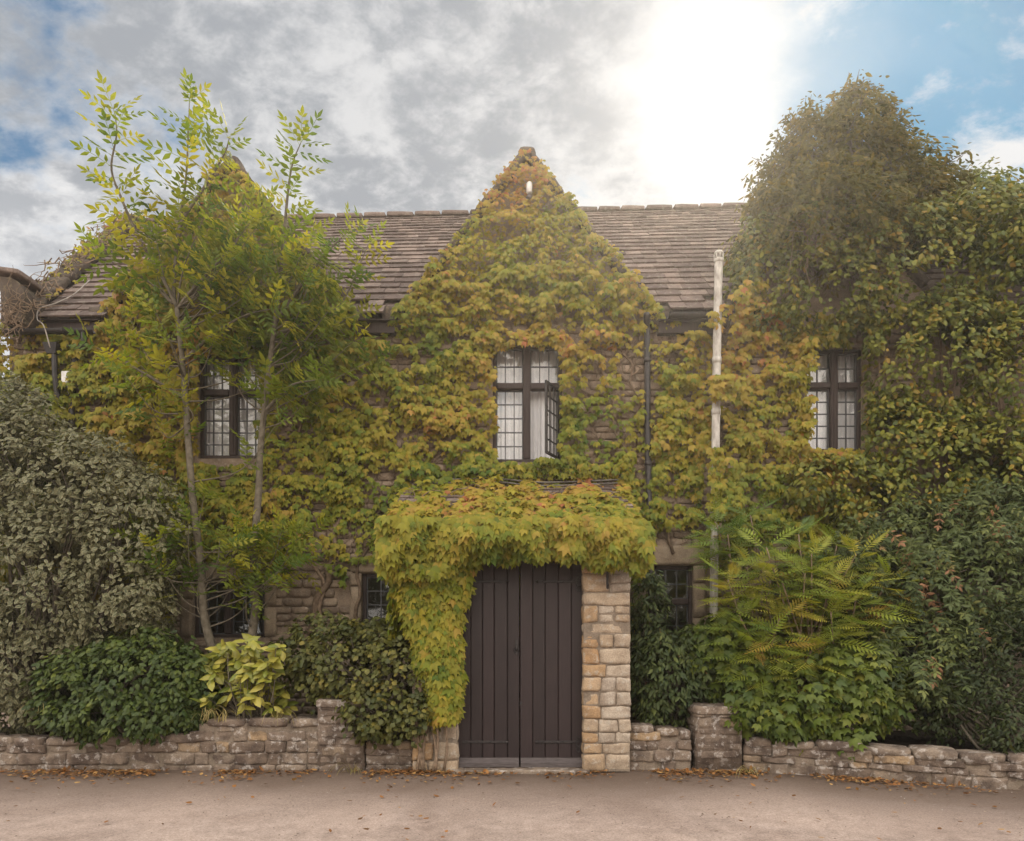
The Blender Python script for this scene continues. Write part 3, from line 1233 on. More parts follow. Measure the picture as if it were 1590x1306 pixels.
def gutter(x0, x1, y, z, r=.055):
    n = 8
    v, f = [], []
    m = max(2, int((x1 - x0) / .4))
    for i in range(m + 1):
        x = x0 + (x1 - x0) * i / m
        for rr in (r, r - .008):
            for k in range(n + 1):
                a = math.pi + math.pi * k / n
                v.append((x, y + rr * math.cos(a), z + .012 * x * .5 + rr * math.sin(a)))
    s = 2 * (n + 1)
    for i in range(m):
        for q in (0, n + 1):
            for k in range(n):
                a = i * s + q + k
                f.append((a, a + 1, a + s + 1, a + s))
        for k in (0, n):
            f.append((i * s + k, i * s + n + 1 + k, (i + 1) * s + n + 1 + k, (i + 1) * s + k))
    mb = MB()
    mb.add(v, f)
    for i in range(m + 1):
        if i % 2 == 0:
            x = x0 + (x1 - x0) * i / m
            mb.tube([(x + .012 * math.cos(t), y + (r + .006) * math.cos(math.pi + t), z + .006 * x + (r + .006) * math.sin(math.pi + t)) for t in np.linspace(0, math.pi, 7)], .012, 5)
    return mb


gutter(-6.86, -5.66, 8.72, WZ(508, 8.72)).build('gutter', M['iron'], house)
gutter(2.12, 2.95, 8.72, WZ(489, 8.72)).build('gutter', M['iron'], house)
for a, b in ((XL + .2, -5.66), (-2.15, -1.62), (2.02, 2.85), (6.2, XR)):
    fb = MB()
    fb.box(a, b, 8.86, 8.985, 5.74, 5.88)
    fb.box(a, b, 8.80, 8.998, 5.884, 5.90)
    fb.build('eaves_board', M['timber'], house)

# ------------------------------------------------------------------ porch gateway
porch = thing('gateway_porch', 'stone gateway porch under a creeper covered lean-to roof with dark double doors', 'porch', (.1, GATE_Y, 0))
PY = 7.38


def pillar(x0, x1, name, stops_bias=0):
    mb = MB()
    z = 0.0
    i = 0
    while z < 2.42:
        h = random.choice((.125, .15, .165, .185, .2, .215))
        h = min(h, 2.44 - z)
        if h < .05:
            break
        w = x1 - x0
        r = random.random()
        cuts = [0, w] if r < .12 else ([0, w * random.uniform(.28, .62), w] if r < .66 else [0, w * random.uniform(.22, .40), w * random.uniform(.55, .74), w])
        for a, b in zip(cuts[:-1], cuts[1:]):
            pr = random.uniform(-.012, .012)
            hh = h
            rn = random.random() * (.45 if a == 0 else 1) + (0 if a == 0 else .0)
            if a > 0:
                rn = .35 + .65 * random.random()
            if h > .19 and b - a < .25 and a > 0:   # split thick small stones in two beds
                for q in (0, 1):
                    rock(mb, (x0 + (a + b) / 2, PY + .16 + pr, z + h * (.25 + .5 * q)), (b - a - .008, .33, h / 2 - .006), amp=.016, n=6, k=9, rnd=min(1, rn + .1 * q), freq=9, skew=.02)
                continue
            rock(mb, (x0 + (a + b) / 2, PY + .16 + pr, z + hh / 2), (b - a - .004, .33, hh - .004), amp=.015, n=6, k=13, rnd=rn, freq=9, skew=.02)
        z += h
    p = mb.build(name, M['pillar'], porch, True)
    core = MB()
    core.box(x0 + .010, x1 - .010, PY + .011, 9.0, 0, 2.4)
    c = core.build('mortar_core', M['mortar'], p)
    return p


PX0, PX1 = WX(905, PY), WX(980, PY)
pillar(PX0, PX1, 'pillar')
pillar(WX(640, PY), WX(711, PY), 'pillar')
DX0, DX1 = WX(711, 7.55) - .01, WX(905, 7.55) + .02
DM = WX(807, 7.55)
DY = 7.52
DTOP = 2.48
bm_ = MB()
bm_.bbox(WX(640, PY), PX1, PY + .03, PY + .3, 2.445, 2.62)
bm_.build('lintel', M['timber'], porch)
th_ = MB()
rock(th_, (DM, 7.5, .0), (DX1 - DX0 + .1, .42, .06), amp=.008, n=6, k=14, rnd=.9)
th_.build('threshold', M['rubble'], porch, True)


def door(x0, x1, hinge_side):
    mb = MB()
    n = 5
    e = [x0 + (x1 - x0) * (i + random.uniform(-.07, .07) * (0 < i < n)) / n for i in range(n + 1)]
    for i in range(n):
        mb.bbox(e[i] + .0022, e[i + 1] - .0022, DY + random.uniform(0, .003), DY + .045, .06, DTOP, .007, random.random())
    mb.box(x0 + .004, x1 - .004, DY + .047, DY + .075, .07, DTOP - .02)
    for z in (.35, 2.2):
        mb.box(x0 + .02, x1 - .02, DY + .076, DY + .11, z - .08, z + .08)
    d = mb.build('door', M['door'], porch)
    sg = 1 if hinge_side > 0 else -1
    xe = x1 if sg > 0 else x0
    for zpx in (903, 1152):
        z = WZ(zpx, DY)
        hg = MB()
        L_ = (x1 - x0) * (.72 if sg > 0 else .78)
        a, b = sorted((xe - sg * .05, xe - sg * L_))
        hg.bbox(a, b, DY - .011, DY - .001, z - .015, z + .015, .004)
        tip = b if sg < 0 else a
        ang = np.linspace(0, 2 * math.pi, 9)
        hg.tube([(tip, DY - .010, z), (tip - sg * .03, DY - .010, z)], [.024, .008], 8)
        for k in range(4):
            xx = a + (b - a) * (k + .5) / 4
            hg.tube([(xx, DY - .012, z), (xx, DY - .019, z)], [.010, .006], 8)
        # strap root with scrolled plate near the hinge edge
        if sg > 0:
            xc = xe - .06
            hg.tube([(xc + .03 * math.sin(t) * (1 - .0), DY - .010, z + .055 * math.cos(t)) for t in np.linspace(0, 2 * math.pi, 13)], .008, 5, cap=False)
            hg.tube([(xc - .005 + .022 * math.sin(t), DY - .010, z - .085 + .03 * math.cos(t)) for t in np.linspace(0, 2 * math.pi, 11)], .007, 5, cap=False)
        hg.build('strap_hinge', M['iron'], d)
    wb = MB()
    wb.add([(x0 + .008, DY - .055, .035), (x1 - .008, DY - .055, .035), (x1 - .008, DY - .055, .085), (x0 + .008, DY - .055, .085),
            (x0 + .008, DY - .001, .035), (x1 - .008, DY - .001, .035), (x1 - .008, DY - .001, .135), (x0 + .008, DY - .001, .135)],
           [(0, 1, 2, 3), (3, 2, 6, 7), (0, 4, 5, 1), (4, 7, 6, 5), (0, 3, 7, 4), (1, 5, 6, 2)])
    wb.build('weatherboard', M['board'], d)
    return d


dl = door(DX0 + .012, DM - .003, -1)
dr = door(DM + .003, DX1 - .012, 1)
lt = MB()
zz = WZ(1005, DY)
lt.bbox(DM - .055, DM - .02, DY - .012, DY - .001, zz - .09, zz + .09, .004)
lt.tube([(DM - .0375, DY - .012, zz + .03), (DM - .0375, DY - .05, zz + .025), (DM - .0375, DY - .055, zz - .02), (DM - .0375, DY - .018, zz - .045)], .008)
lt.tube([(DM - .0375 + .026 * math.sin(t), DY - .018, zz - .03 + .026 * math.cos(t)) for t in np.linspace(0, 2 * math.pi, 13)], .006, 5, cap=False)
lt.build('latch', M['iron'], dl)
kh = MB()
kh.tube([(DM + .012, DY - .001, WZ(1092, DY)), (DM + .012, DY - .012, WZ(1092, DY))], .018, 10)
kh.build('keyhole_plate', M['iron'], dr)

PR_E = (7.22, 2.58)
PR_T = (8.97, 3.66)
prf = MB()
tiles(prf, lambda a: -1.48, lambda a: 1.54, lambda x: PR_E, lambda x: PR_T, .2, .15)
prf.build('porch_roof', M['tile'], porch)
prb = MB()
prb.add([(-1.48, PR_E[0], PR_E[1] - .015), (1.54, PR_E[0], PR_E[1] - .015), (1.54, PR_T[0], PR_T[1] - .02), (-1.48, PR_T[0], PR_T[1] - .02),
         (-1.48, PR_E[0], PR_E[1] - .09), (1.54, PR_E[0], PR_E[1] - .09), (1.54, PR_T[0], PR_T[1] - .12), (-1.48, PR_T[0], PR_T[1] - .12)],
        [(0, 1, 2, 3), (4, 7, 6, 5), (0, 4, 5, 1), (0, 3, 7, 4), (1, 5, 6, 2), (2, 6, 7, 3)])
prb.build('roof_boarding', M['timber'], porch)

bk = MB()
bx = WX(943, 7.3)
bk.tube([(bx, 7.30, 2.6), (bx, 7.29, WZ(914, 7.3))], .014, 8)
bk.tube([(bx, 7.29, WZ(906, 7.3)), (bx, 7.26, WZ(914, 7.3)), (bx, 7.23, WZ(908, 7.3))], .011, 6)
hb = bk.build('iron_hook_bar', M['iron'])
tag(hb, 'thin black iron bar hanging from the porch eave above the right stone pillar', 'iron bar')

# ------------------------------------------------------------------ garden walls
def low_wall(p0, p1, ztop, thick=.34, base=-.05, top_cap=True):
    """rubble wall between two ground points; ztop a function of 0..1 along it"""
    p0, p1 = np.array((*p0, 0.)), np.array((*p1, 0.))
    dv = p1 - p0
    L_ = np.linalg.norm(dv)
    ux = dv / L_
    uy = np.array((-ux[1], ux[0], 0))
    mb = MB()
    z = base
    while True:
        h = random.uniform(.07, .15)
        x = -random.uniform(0, .15)
        any_ = False
        while x < L_:
            w = random.uniform(.14, .46)
            a, b = max(x, 0), min(x + w, L_)
            x += w
            if b - a < .05:
                continue
            zt = ztop((a + b) / 2 / L_) - .07
            if z + h * .6 > zt:
                continue
            any_ = True
            hh = min(h, zt - z)
            j = random.uniform(-.02, .02)
            rock(mb, p0 + ux * (a + b) / 2 + uy * (.09 + j) + np.array((0, 0, z + hh / 2 + random.uniform(-.006, .006))), (b - a - .003, .2, hh - .002), ux, uy, amp=.015, n=6, k=13, freq=15, skew=.03)
            if random.random() < .5:
                rock(mb, p0 + ux * (a + b) / 2 + uy * (thick - .09) + np.array((0, 0, z + hh / 2)), (b - a - .008, .2, hh - .006), ux, uy, amp=.015, n=3, k=7)
        z += h
        if not any_:
            break
    x = 0
    while x < L_:                                           # coping of flat rough slabs
        w = random.uniform(.28, .62)
        b = min(x + w, L_)
        zt = ztop((x + b) / 2 / L_)
        rock(mb, p0 + ux * (x + b) / 2 + uy * (thick / 2 - .01) + np.array((0, 0, zt - .05 + random.uniform(-.012, .012))), (b - x - .006, thick + .04, random.uniform(.09, .12)), ux, uy, amp=.02, n=4, k=7)
        x = b
    core = MB()
    n = 24
    for i in range(n):
        a, b = L_ * i / n + (.012 if i == 0 else 0), L_ * (i + 1) / n - (.012 if i == n - 1 else 0)
        v = []
        for d_, dz in ((a, 0), (b, 0)):
            for o in (.010, thick - .010):
                for zz_ in (base, min(ztop(i / n), ztop((i + 1) / n)) - .06):
                    v.append(p0 + ux * d_ + uy * o + np.array((0, 0, zz_)))
        core.add(v, [(0, 1, 3, 2), (4, 6, 7, 5), (0, 4, 5, 1), (2, 3, 7, 6), (0, 2, 6, 4), (1, 5, 7, 3)])
    return mb, core


def pier(x0, x1, y, top, depth=.5, mat='rubble'):
    mb = MB()
    z = -.05
    while z < top - .1:
        h = min(random.uniform(.06, .13), top - .09 - z)
        if h < .03:
            break
        x = x0
        while x < x1 - .02:
            w = random.uniform(.18, .45)
            b = x + w if x + w < x1 - .12 else x1
            j = random.uniform(-.012, .012)
            rock(mb, ((x + b) / 2 + j * .5, y + depth / 2 + j, z + h / 2), (b - x - .002, depth, h - .001), amp=.015, n=6, k=9, freq=9, skew=.025)
            x = b
        z += h
    mb.box(x0 + .008, x1 - .008, y + .008, y + depth - .008, -.05, top - .08, .35)
    rock(mb, ((x0 + x1) / 2, y + depth / 2, top - .045), (x1 - x0 + .05, depth + .06, .10), amp=.016, n=6, k=9, rnd=.7)
    return mb


def wall_thing(name, label, p0, p1, ztop, pr=None):
    t = thing(name, label, 'garden wall', (*p0, 0))
    mb, core = low_wall(p0, p1, ztop)
    mb.build('stonework', M['rubble'], t, True)
    core.build('mortar_core', M['mortar'], t)
    if pr:
        pier(*pr).build('pier', M['rubble'], t, True)
    return t


LW_Y = 7.5
z_left = lambda u: .40 + .03 * math.sin(u * 9) + (.17 if WX(300, LW_Y) < -9 + u * (9 + WX(497, LW_Y)) else 0)
wall_thing('garden_wall', 'low lichen spotted rubble wall running left from the pier beside the olive shrub', (-9.0, LW_Y), (WX(497, LW_Y), LW_Y), z_left, (WX(494, LW_Y), WX(566, LW_Y), LW_Y - .05, WZ(1086, LW_Y)))
wall_thing('garden_wall', 'short low stone wall between the left pier and the porch door pillar', (WX(566, LW_Y) + .01, LW_Y), (WX(640, 7.42) - .01, LW_Y), lambda u: .33)
wall_thing('garden_wall', 'short low stone wall sloping from the honey pillar to the small capped pier', (PX1 + .012, LW_Y + .02), (WX(1076, LW_Y) - .01, LW_Y + .02), lambda u: .53 - .09 * u, (WX(1082, LW_Y - .03), WX(1152, LW_Y - .03), LW_Y - .06, WZ(1097, LW_Y - .05)))
wall_thing('garden_wall', 'long low rubble wall bending towards the lane on the right under the green shrubs', (WX(1152, LW_Y) + .01, LW_Y), (9.0, LW_Y - .40 * (9 - WX(1152, LW_Y))), lambda u: .36 + .02 * math.sin(u * 14) - .05 * u)

# ------------------------------------------------------------------ pipes and small fittings
fl = MB()
fy = 8.66
pts = [W(1108, 1010, fy), W(1109, 860, fy), W(1111, 700, fy), W(1113, 560, fy), W(1114, 500, fy), W(1116, 405, fy)]
fl.tube(smooth_path(pts, 40), .054, 14)
flue = thing('flue_pipe', 'tall white flue pipe standing up past the eave right of the central gable', 'pipe', (pts[0][0], fy, 0))
fl.build('pipe', M['old_white'], flue, True)
cw = MB()
tp = W(1116, 405, fy)
for z, r0, r1 in ((0, .072, .072),):
    cw.tube([tp + np.array((0, 0, -.03)), tp + np.array((0, 0, .02))], .064, 14)
cw.tube([tp + np.array((0, 0, .075)), tp + np.array((0, 0, .10)), tp + np.array((0, 0, .125)), tp + np.array((0, 0, .14))], [.070, .064, .045, .012], 14)
for k in range(8):
    a = k * math.pi / 4
    o = np.array((.060 * math.cos(a), .060 * math.sin(a), 0))
    cw.tube([tp + o + np.array((0, 0, .01)), tp + o + np.array((0, 0, .08))], .010, 5)
cw.tube([tp + np.array((0, 0, 0)), tp + np.array((0, 0, .08))], .03, 8)
cw.build('slotted_cowl', M['old_white'], flue, True)
for py_ in (560, 640, 860):
    co = MB()
    q = W(np.interp(py_, (405, 560, 700, 860), (1116, 1113, 1111, 1109)), py_, fy)
    co.tube([q + np.array((0, 0, -.04)), q + np.array((0, 0, .04))], .061, 14)
    co.build('pipe_collar', M['old_white'], flue, True)

dp = MB()
dy = 8.88
pts = [W(1004, 486, 8.74), W(1004, 505, 8.84), W(1005, 530, dy), W(1006, 700, dy), W(1010, 850, dy), W(1012, 1020, dy)]
dp.tube(smooth_path(pts, 30), .042, 10)
for py_ in (560, 720, 860, 960):
    q = W(np.interp(py_, (530, 700, 850, 1020), (1005, 1006, 1010, 1012)), py_, dy)
    dp.tube([q + np.array((0, 0, -.03)), q + np.array((0, 0, .03))], .05, 10)
o = dp.build('downpipe', M['iron'], None, True)
tag(o, 'black iron downpipe running down the wall right of the porch and central gable', 'downpipe')

dp = MB()
q0, q1, q2, q3 = W(130, 512, 8.72), W(130, 535, 8.75), W(122, 545, 8.9), W(112, 600, 8.9)
dp.tube(smooth_path([q0, q1, q2, q3, W(112, 800, 8.9)], 20), .04, 10)
o = dp.build('downpipe', M['iron'], None, True)
tag(o, 'black downpipe dropping from the gutter at the left end of the house', 'downpipe')
hp = MB()
hc = W(82, 540, 8.8)
hp.add([hc + np.array(q) for q in ((-.1, -.07, .05), (.1, -.07, .05), (.1, .07, .05), (-.1, .07, .05), (-.06, -.04, -.09), (.06, -.04, -.09), (.06, .04, -.09), (-.06, .04, -.09))],
       [(0, 1, 2, 3), (4, 7, 6, 5), (0, 4, 5, 1), (1, 5, 6, 2), (2, 6, 7, 3), (3, 7, 4, 0)])
hp.tube([hc + np.array((.02, 0, -.09)), hc + np.array((.03, 0, -.4)), hc + np.array((.05, .05, -.8))], .035, 8)
o = hp.build('rainwater_hopper', M['iron'])
tag(o, 'small dark rainwater hopper on the wall below the left gutter', 'hopper')

jb = MB()
c = W(105, 588, 8.86)
jb.bbox(c[0] - .055, c[0] + .055, 8.80, 8.92, c[2] - .08, c[2] + .085, .012)
jb.tube([c + np.array((0, -.02, -.08)), c + np.array((0, .03, -.2))], .012, 6)
o = jb.build('junction_box', M['white'])
tag(o, 'small pale junction box among the yellow creeper at the left end', 'junction box')

lamp = thing('security_sensor', 'small white security lamp near the top of the central gable', 'lamp', tuple(W(822, 293, 8.8)))
c = W(822, 292, 8.80)
a = MB()
a.tube([c + np.array((0, 0, -.075)), c + np.array((0, 0, -.06)), c + np.array((0, 0, .06)), c + np.array((0, 0, .075))], [.028, .04, .04, .03], 12)
a.build('lamp_body', M['white'], lamp, True)
a = MB()
a.tube([c + np.array((0, .2, -.10)), c + np.array((0, .05, -.12)), c + np.array((0, 0, -.075))], .02, 8)
a.tube([c + np.array((0, .02, -.15)), c + np.array((0, .0, -.13)), c + np.array((0, -.0, -.105))], [.04, .055, .03], 10)
a.build('bracket', M['board'], lamp, True)

cb = MB()
def on_roof(px, py):
    """point on the main roof slope seen at px,py"""
    lo, hi = 8.7, 12.0
    for _ in range(40):
        y = (lo + hi) / 2
        p = W(px, py, y)
        zr = eave_z(p[0]) + (y - EAVE_Y) / (RIDGE_Y - EAVE_Y) * (ridge_z(p[0]) - eave_z(p[0]))
        if p[2] > zr:
            lo = y
        else:
            hi = y
    return p + np.array((0, -.05, .06))


pts = [on_roof(142, 445), on_roof(119, 466), on_roof(92, 480), on_roof(66, 489), W(58, 496, 8.72), W(68, 506, 8.66), W(78, 540, 8.7)]
cb.tube(smooth_path(pts, 40), .008, 6)
o = cb.build('loose_cable', M['cable'], None, True)
tag(o, 'pale loose cable lying across the stone tiles at the left end of the roof', 'cable')
cb = MB()
for dz in (0, .045):
    pts = [W(640, 752, 8.86) + np.array((0, 0, dz)), W(760, 748, 8.82) + np.array((0, 0, dz)), W(840, 754, 8.82) + np.array((0, 0, dz)), W(960, 750, 8.86) + np.array((0, 0, dz))]
    cb.tube(smooth_path(pts, 24), .010, 6)
o = cb.build('wall_cable', M['grey_cable'], None, True)
tag(o, 'pair of thin grey cables running along the wall just above the porch roof', 'cable')

# ------------------------------------------------------------------ creeper on the front
WINPX = [WIN[k] for k in ('uc', 'ur', 'ul', 'll', 'lm', 'lr')]
BARE = [  # px, py, rx, ry, strength: thin places where stems and stone show
    (945, 615, 62, 75, .68), (905, 505, 42, 22, .8), (590, 760, 34, 60, .6), (560, 850, 34, 40, .65), (485, 905, 52, 70, 1.0),
    (450, 690, 40, 55, .45), (925, 690, 50, 34, .55), (1006, 600, 14, 130, .75), (640, 742, 60, 16, .6), (830, 752, 150, 9, .9),
    (1045, 845, 60, 32, 1.0), (90, 502, 95, 14, .85), (1060, 495, 60, 10, .8), (1180, 640, 22, 40, .35), (470, 800, 40, 40, .5), (600, 620, 26, 60, .4),
    (1112, 564, 11, 30, .9), (1112, 674, 11, 32, .9), (1114, 430, 16, 40, 1.0), (440, 960, 200, 60, 1.0), (980, 560, 20, 60, .6), (1030, 940, 60, 70, 1.0), (1150, 950, 80, 80, .8),
    (590, 930, 40, 40, .9), (345, 940, 60, 60, 1.0), (1055, 545, 20, 25, .4), (680, 700, 30, 30, .4)]


def creeper_cover(px, py):
    d = np.ones(len(px))
    for a, b, rx, ry, s in BARE:
        q = ((px - a) / rx) ** 2 + ((py - b) / ry) ** 2
        d -= s * np.clip(1.35 - q, 0, 1)
    return d


def front_creeper():
    n = 106000
    x = RNG.uniform(-7.15, WX(1420, 9), n)
    z = RNG.uniform(WZ(985, 9), 8.5, n)
    px, py = x / 9 * 1000 + HX, HY - (z - CAM_H) / 9 * 1000
    wob = (fbm(np.stack((x * 2.2, z * 2.2, x * 0), 1), 21) - .5)
    ok = np.zeros(n, bool)
    top = 5.93 + wob * .2
    ok |= z < top
    for cx, ap, half in GABLES:
        ok |= np.abs(x - cx) < (half + .02) * (ap + .10 - z) / (ap - 5.96) + wob * .10
    ok &= ~((z > 6.0) & (x > WX(1180, 9)))
    ok &= ~((px > 1320) & (py < 640))
    ok &= px < 1345 + 60 * wob
    ok &= ~((z > 6) & (x < -6.0))
    dens = creeper_cover(px, py)
    patch = fbm(np.stack((x * 1.5, z * 1.1, x * 0 + 3), 1), 5, 3)
    small = fbm(np.stack((x * 4.5, z * 6.5, x * 0 + 8), 1), 9, 2)
    dens *= np.clip(.30 + (small - .30) * 4.6, 0.02, 1.0) * np.clip(.50 + (patch - .22) * 3.6, .2, 1)
    dens = np.where(z > 6.0, np.maximum(dens, .55 + .3 * (small - .3)), dens)
    ok &= RNG.random(n) < dens
    for i, (x0, x1, y0, y1, _, _) in enumerate(WINPX):
        inset_top = 6 if i < 3 else -14
        wn = 9 * (fbm(np.stack((px * .06, py * .06, px * 0), 1), 3) - .3)
        top_in = {0: 9, 1: 4, 2: 4}.get(i, -16)
        side = {0: 3, 1: 2, 2: 4}.get(i, -22)
        ins = (px > x0 + side + wn * (side > 0)) & (px < x1 - side - wn * (side > 0)) & (py > y0 + top_in + wn * (top_in > 0)) & (py < y1 + 1)
        ok &= ~ins
    x, z, px, py, patch, small = (q[ok] for q in (x, z, px, py, patch, small))
    n = len(x)
    bulge = .04 + .24 * np.clip(small - .3, 0, .5) * 2 + .10 * np.clip(patch - .4, 0, 1)
    lay = RNG.random(n)
    y = HOUSE_Y - .04 - bulge * (.35 + .65 * lay)
    y = np.where(z > 6, y - .05, y)
    onp = (np.abs(px - 1112) < 26) & (((py > 466) & (py < 530)) | ((py > 598) & (py < 638)) | ((py > 708) & (py < 850)))
    y = np.where(onp, y - .27, y)
    e = .04
    gx = (fbm(np.stack(((x + e) * 4.5, z * 6.5, x * 0 + 8), 1), 9, 2) - small) / e
    gz = (fbm(np.stack((x * 4.5, (z + e) * 6.5, x * 0 + 8), 1), 9, 2) - small) / e
    Nn = np.stack((-gx * .22, -np.ones(n), -gz * .22 + .45), 1) + jit(n, .30)
    Tt = np.stack((RNG.normal(0, .38, n), np.full(n, -.30), -np.ones(n)), 1) + jit(n, .12)
    S = (.042 + .078 * RNG.beta(1.6, 1.8, n)) * np.where(z > 6.6, .72, 1.0) * np.where(lay < .3, .8, 1)
    # leaves turn: greener low on the left and in the middle bay, more orange high on the gables and near the sun
    auto = .50 + .18 * np.clip((z - 5.6) / 2.4, -.3, 1) + .05 * np.tanh(x / 2.0) + .85 * (fbm(np.stack((x * .9, z * .9, x * 0 + 1), 1), 41, 3) - .5)
    auto += np.where(px < 330, .06, 0)
    rnd = auto + RNG.normal(0, .13, n)
    P = np.stack((x, y, z), 1)
    t = thing('wall_creeper', 'yellow green autumn creeper covering the house front around the upper windows', 'creeper', (WX(500, 8.9), 8.9, .3))
    leaf_cloud('foliage', 'creeper', P, Nn, Tt, S, rnd, M['creeper'], t)
    # stems: woody trunks from the bed, then branching runners over the wall
    mb = MB()
    trunks = [((478, 985), (505, 905), (520, 850), (532, 760), (540, 640), (600, 520)), ((500, 990), (498, 900), (470, 820), (462, 700), (470, 560), (450, 420)),
              ((560, 985), (556, 900), (590, 800), (640, 740), (700, 690), (720, 560)), ((995, 990), (990, 850), (980, 740), (950, 640), (930, 540), (870, 420)),
              ((1050, 860), (1000, 700), (985, 600), (960, 520), (900, 400)), ((1210, 900), (1180, 780), (1200, 640), (1230, 520), (1240, 470)),
              ((150, 900), (180, 760), (160, 640), (210, 520), (240, 420)), ((250, 900), (270, 720), (230, 600), (260, 500))]
    ends = []
    for k, tr in enumerate(trunks):
        p = smooth_path([W(a, b, 8.95 - .02 * (i == 0)) for i, (a, b) in enumerate(tr)], 30)
        p += np.stack((.05 * np.sin(np.arange(30) * 1.3 + k), 0 * np.arange(30), .0 * np.arange(30)), 1)
        r0 = .055 if k in (0,) else (.03 if k < 3 else .022)
        mb.tube(p, np.linspace(r0, .008, 30), 7, random.random())
        ends += list(p[4:])
    runners = 620
    bare_c = [q for q in BARE if q[4] >= .4]
    for k in range(runners):
        if k < 120:
            q = ends[random.randrange(len(ends))].copy()
        else:
            b = random.choice(bare_c)
            q = W(b[0] + random.uniform(-1.2, 1.2) * b[2], b[1] + random.uniform(-1, 1.4) * b[3], 8.955)
            if b[1] > 900:
                continue
        a = random.uniform(-.9, .9)
        pts = [q]
        for i in range(random.randint(7, 16)):
            a += random.gauss(0, .35)
            st = .085
            q = q + np.array((st * math.sin(a), random.gauss(0, .008), st * math.cos(a)))
            q[1] = min(max(q[1], 8.86), 8.965)
            ppx, ppy = q[0] / 9 * 1000 + HX, HY - (q[2] - CAM_H) / 9 * 1000
            inw = any(w[0] - 4 < ppx < w[1] + 4 and w[2] - 4 < ppy < w[3] + 4 for w in WINPX)
            if inw or q[2] > 6.0:
                break
            pts.append(q)
        if len(pts) > 3:
            mb.tube(pts, np.linspace(random.uniform(.004, .011) if k < 120 else random.uniform(.003, .007), .002, len(pts)), 5, random.random(), cap=False)
    for k in range(150):        # dry stems matted over the coped verge and its kneeler
        u = random.random() ** 1.5 * .95
        q = np.array((XL + .08 + random.gauss(0, .12), EAVE_Y - .12 + (RIDGE_Y - EAVE_Y) * u, eave_z(XL) + .2 + (ridge_z(XL) - eave_z(XL)) * u))
        if k < 50:
            q = np.array((XL + random.uniform(-.04, .32), 8.53, eave_z(XL) + random.uniform(-.3, .16)))
        pts = [q]
        a = random.uniform(0, 6.28)
        for i in range(random.randint(4, 9)):
            a += random.gauss(0, .5)
            q = q + np.array((.06 * math.cos(a), .045 * math.sin(a) * (k >= 50) - .004, .055 * math.sin(a)))
            if k >= 50:
                base = eave_z(XL) + .17 + (ridge_z(XL) - eave_z(XL)) * (q[1] - EAVE_Y) / (RIDGE_Y - EAVE_Y)
                q[2] = min(max(q[2], base - .06 if abs(q[0] - XL - .1) > .2 else base + .01), base + .09)
            pts.append(q)
        mb.tube(pts, np.linspace(.009 if k >= 50 else .006, .002, len(pts)), 5, random.random(), cap=False)
    mb.build('stem', M['stem'], t, True)
    m = 420
    u = RNG.random(m)
    P = np.stack((XL + .1 + RNG.normal(0, .13, m), EAVE_Y + (RIDGE_Y - EAVE_Y) * u, eave_z(XL) + .22 + (ridge_z(XL) - eave_z(XL)) * u + .05 * RNG.random(m)), 1)
    keepv = RNG.random(m) < np.clip(u * 1.2 - .1, .05, 1)
    leaf_cloud('foliage', 'creeper', P[keepv], (np.array((0, -.6, .8)) + jit(m, .3))[keepv], droop(m, .6)[keepv], RNG.uniform(.06, .10, m)[keepv], (.55 + RNG.normal(0, .16, m))[keepv], M['creeper'], t)


front_creeper()


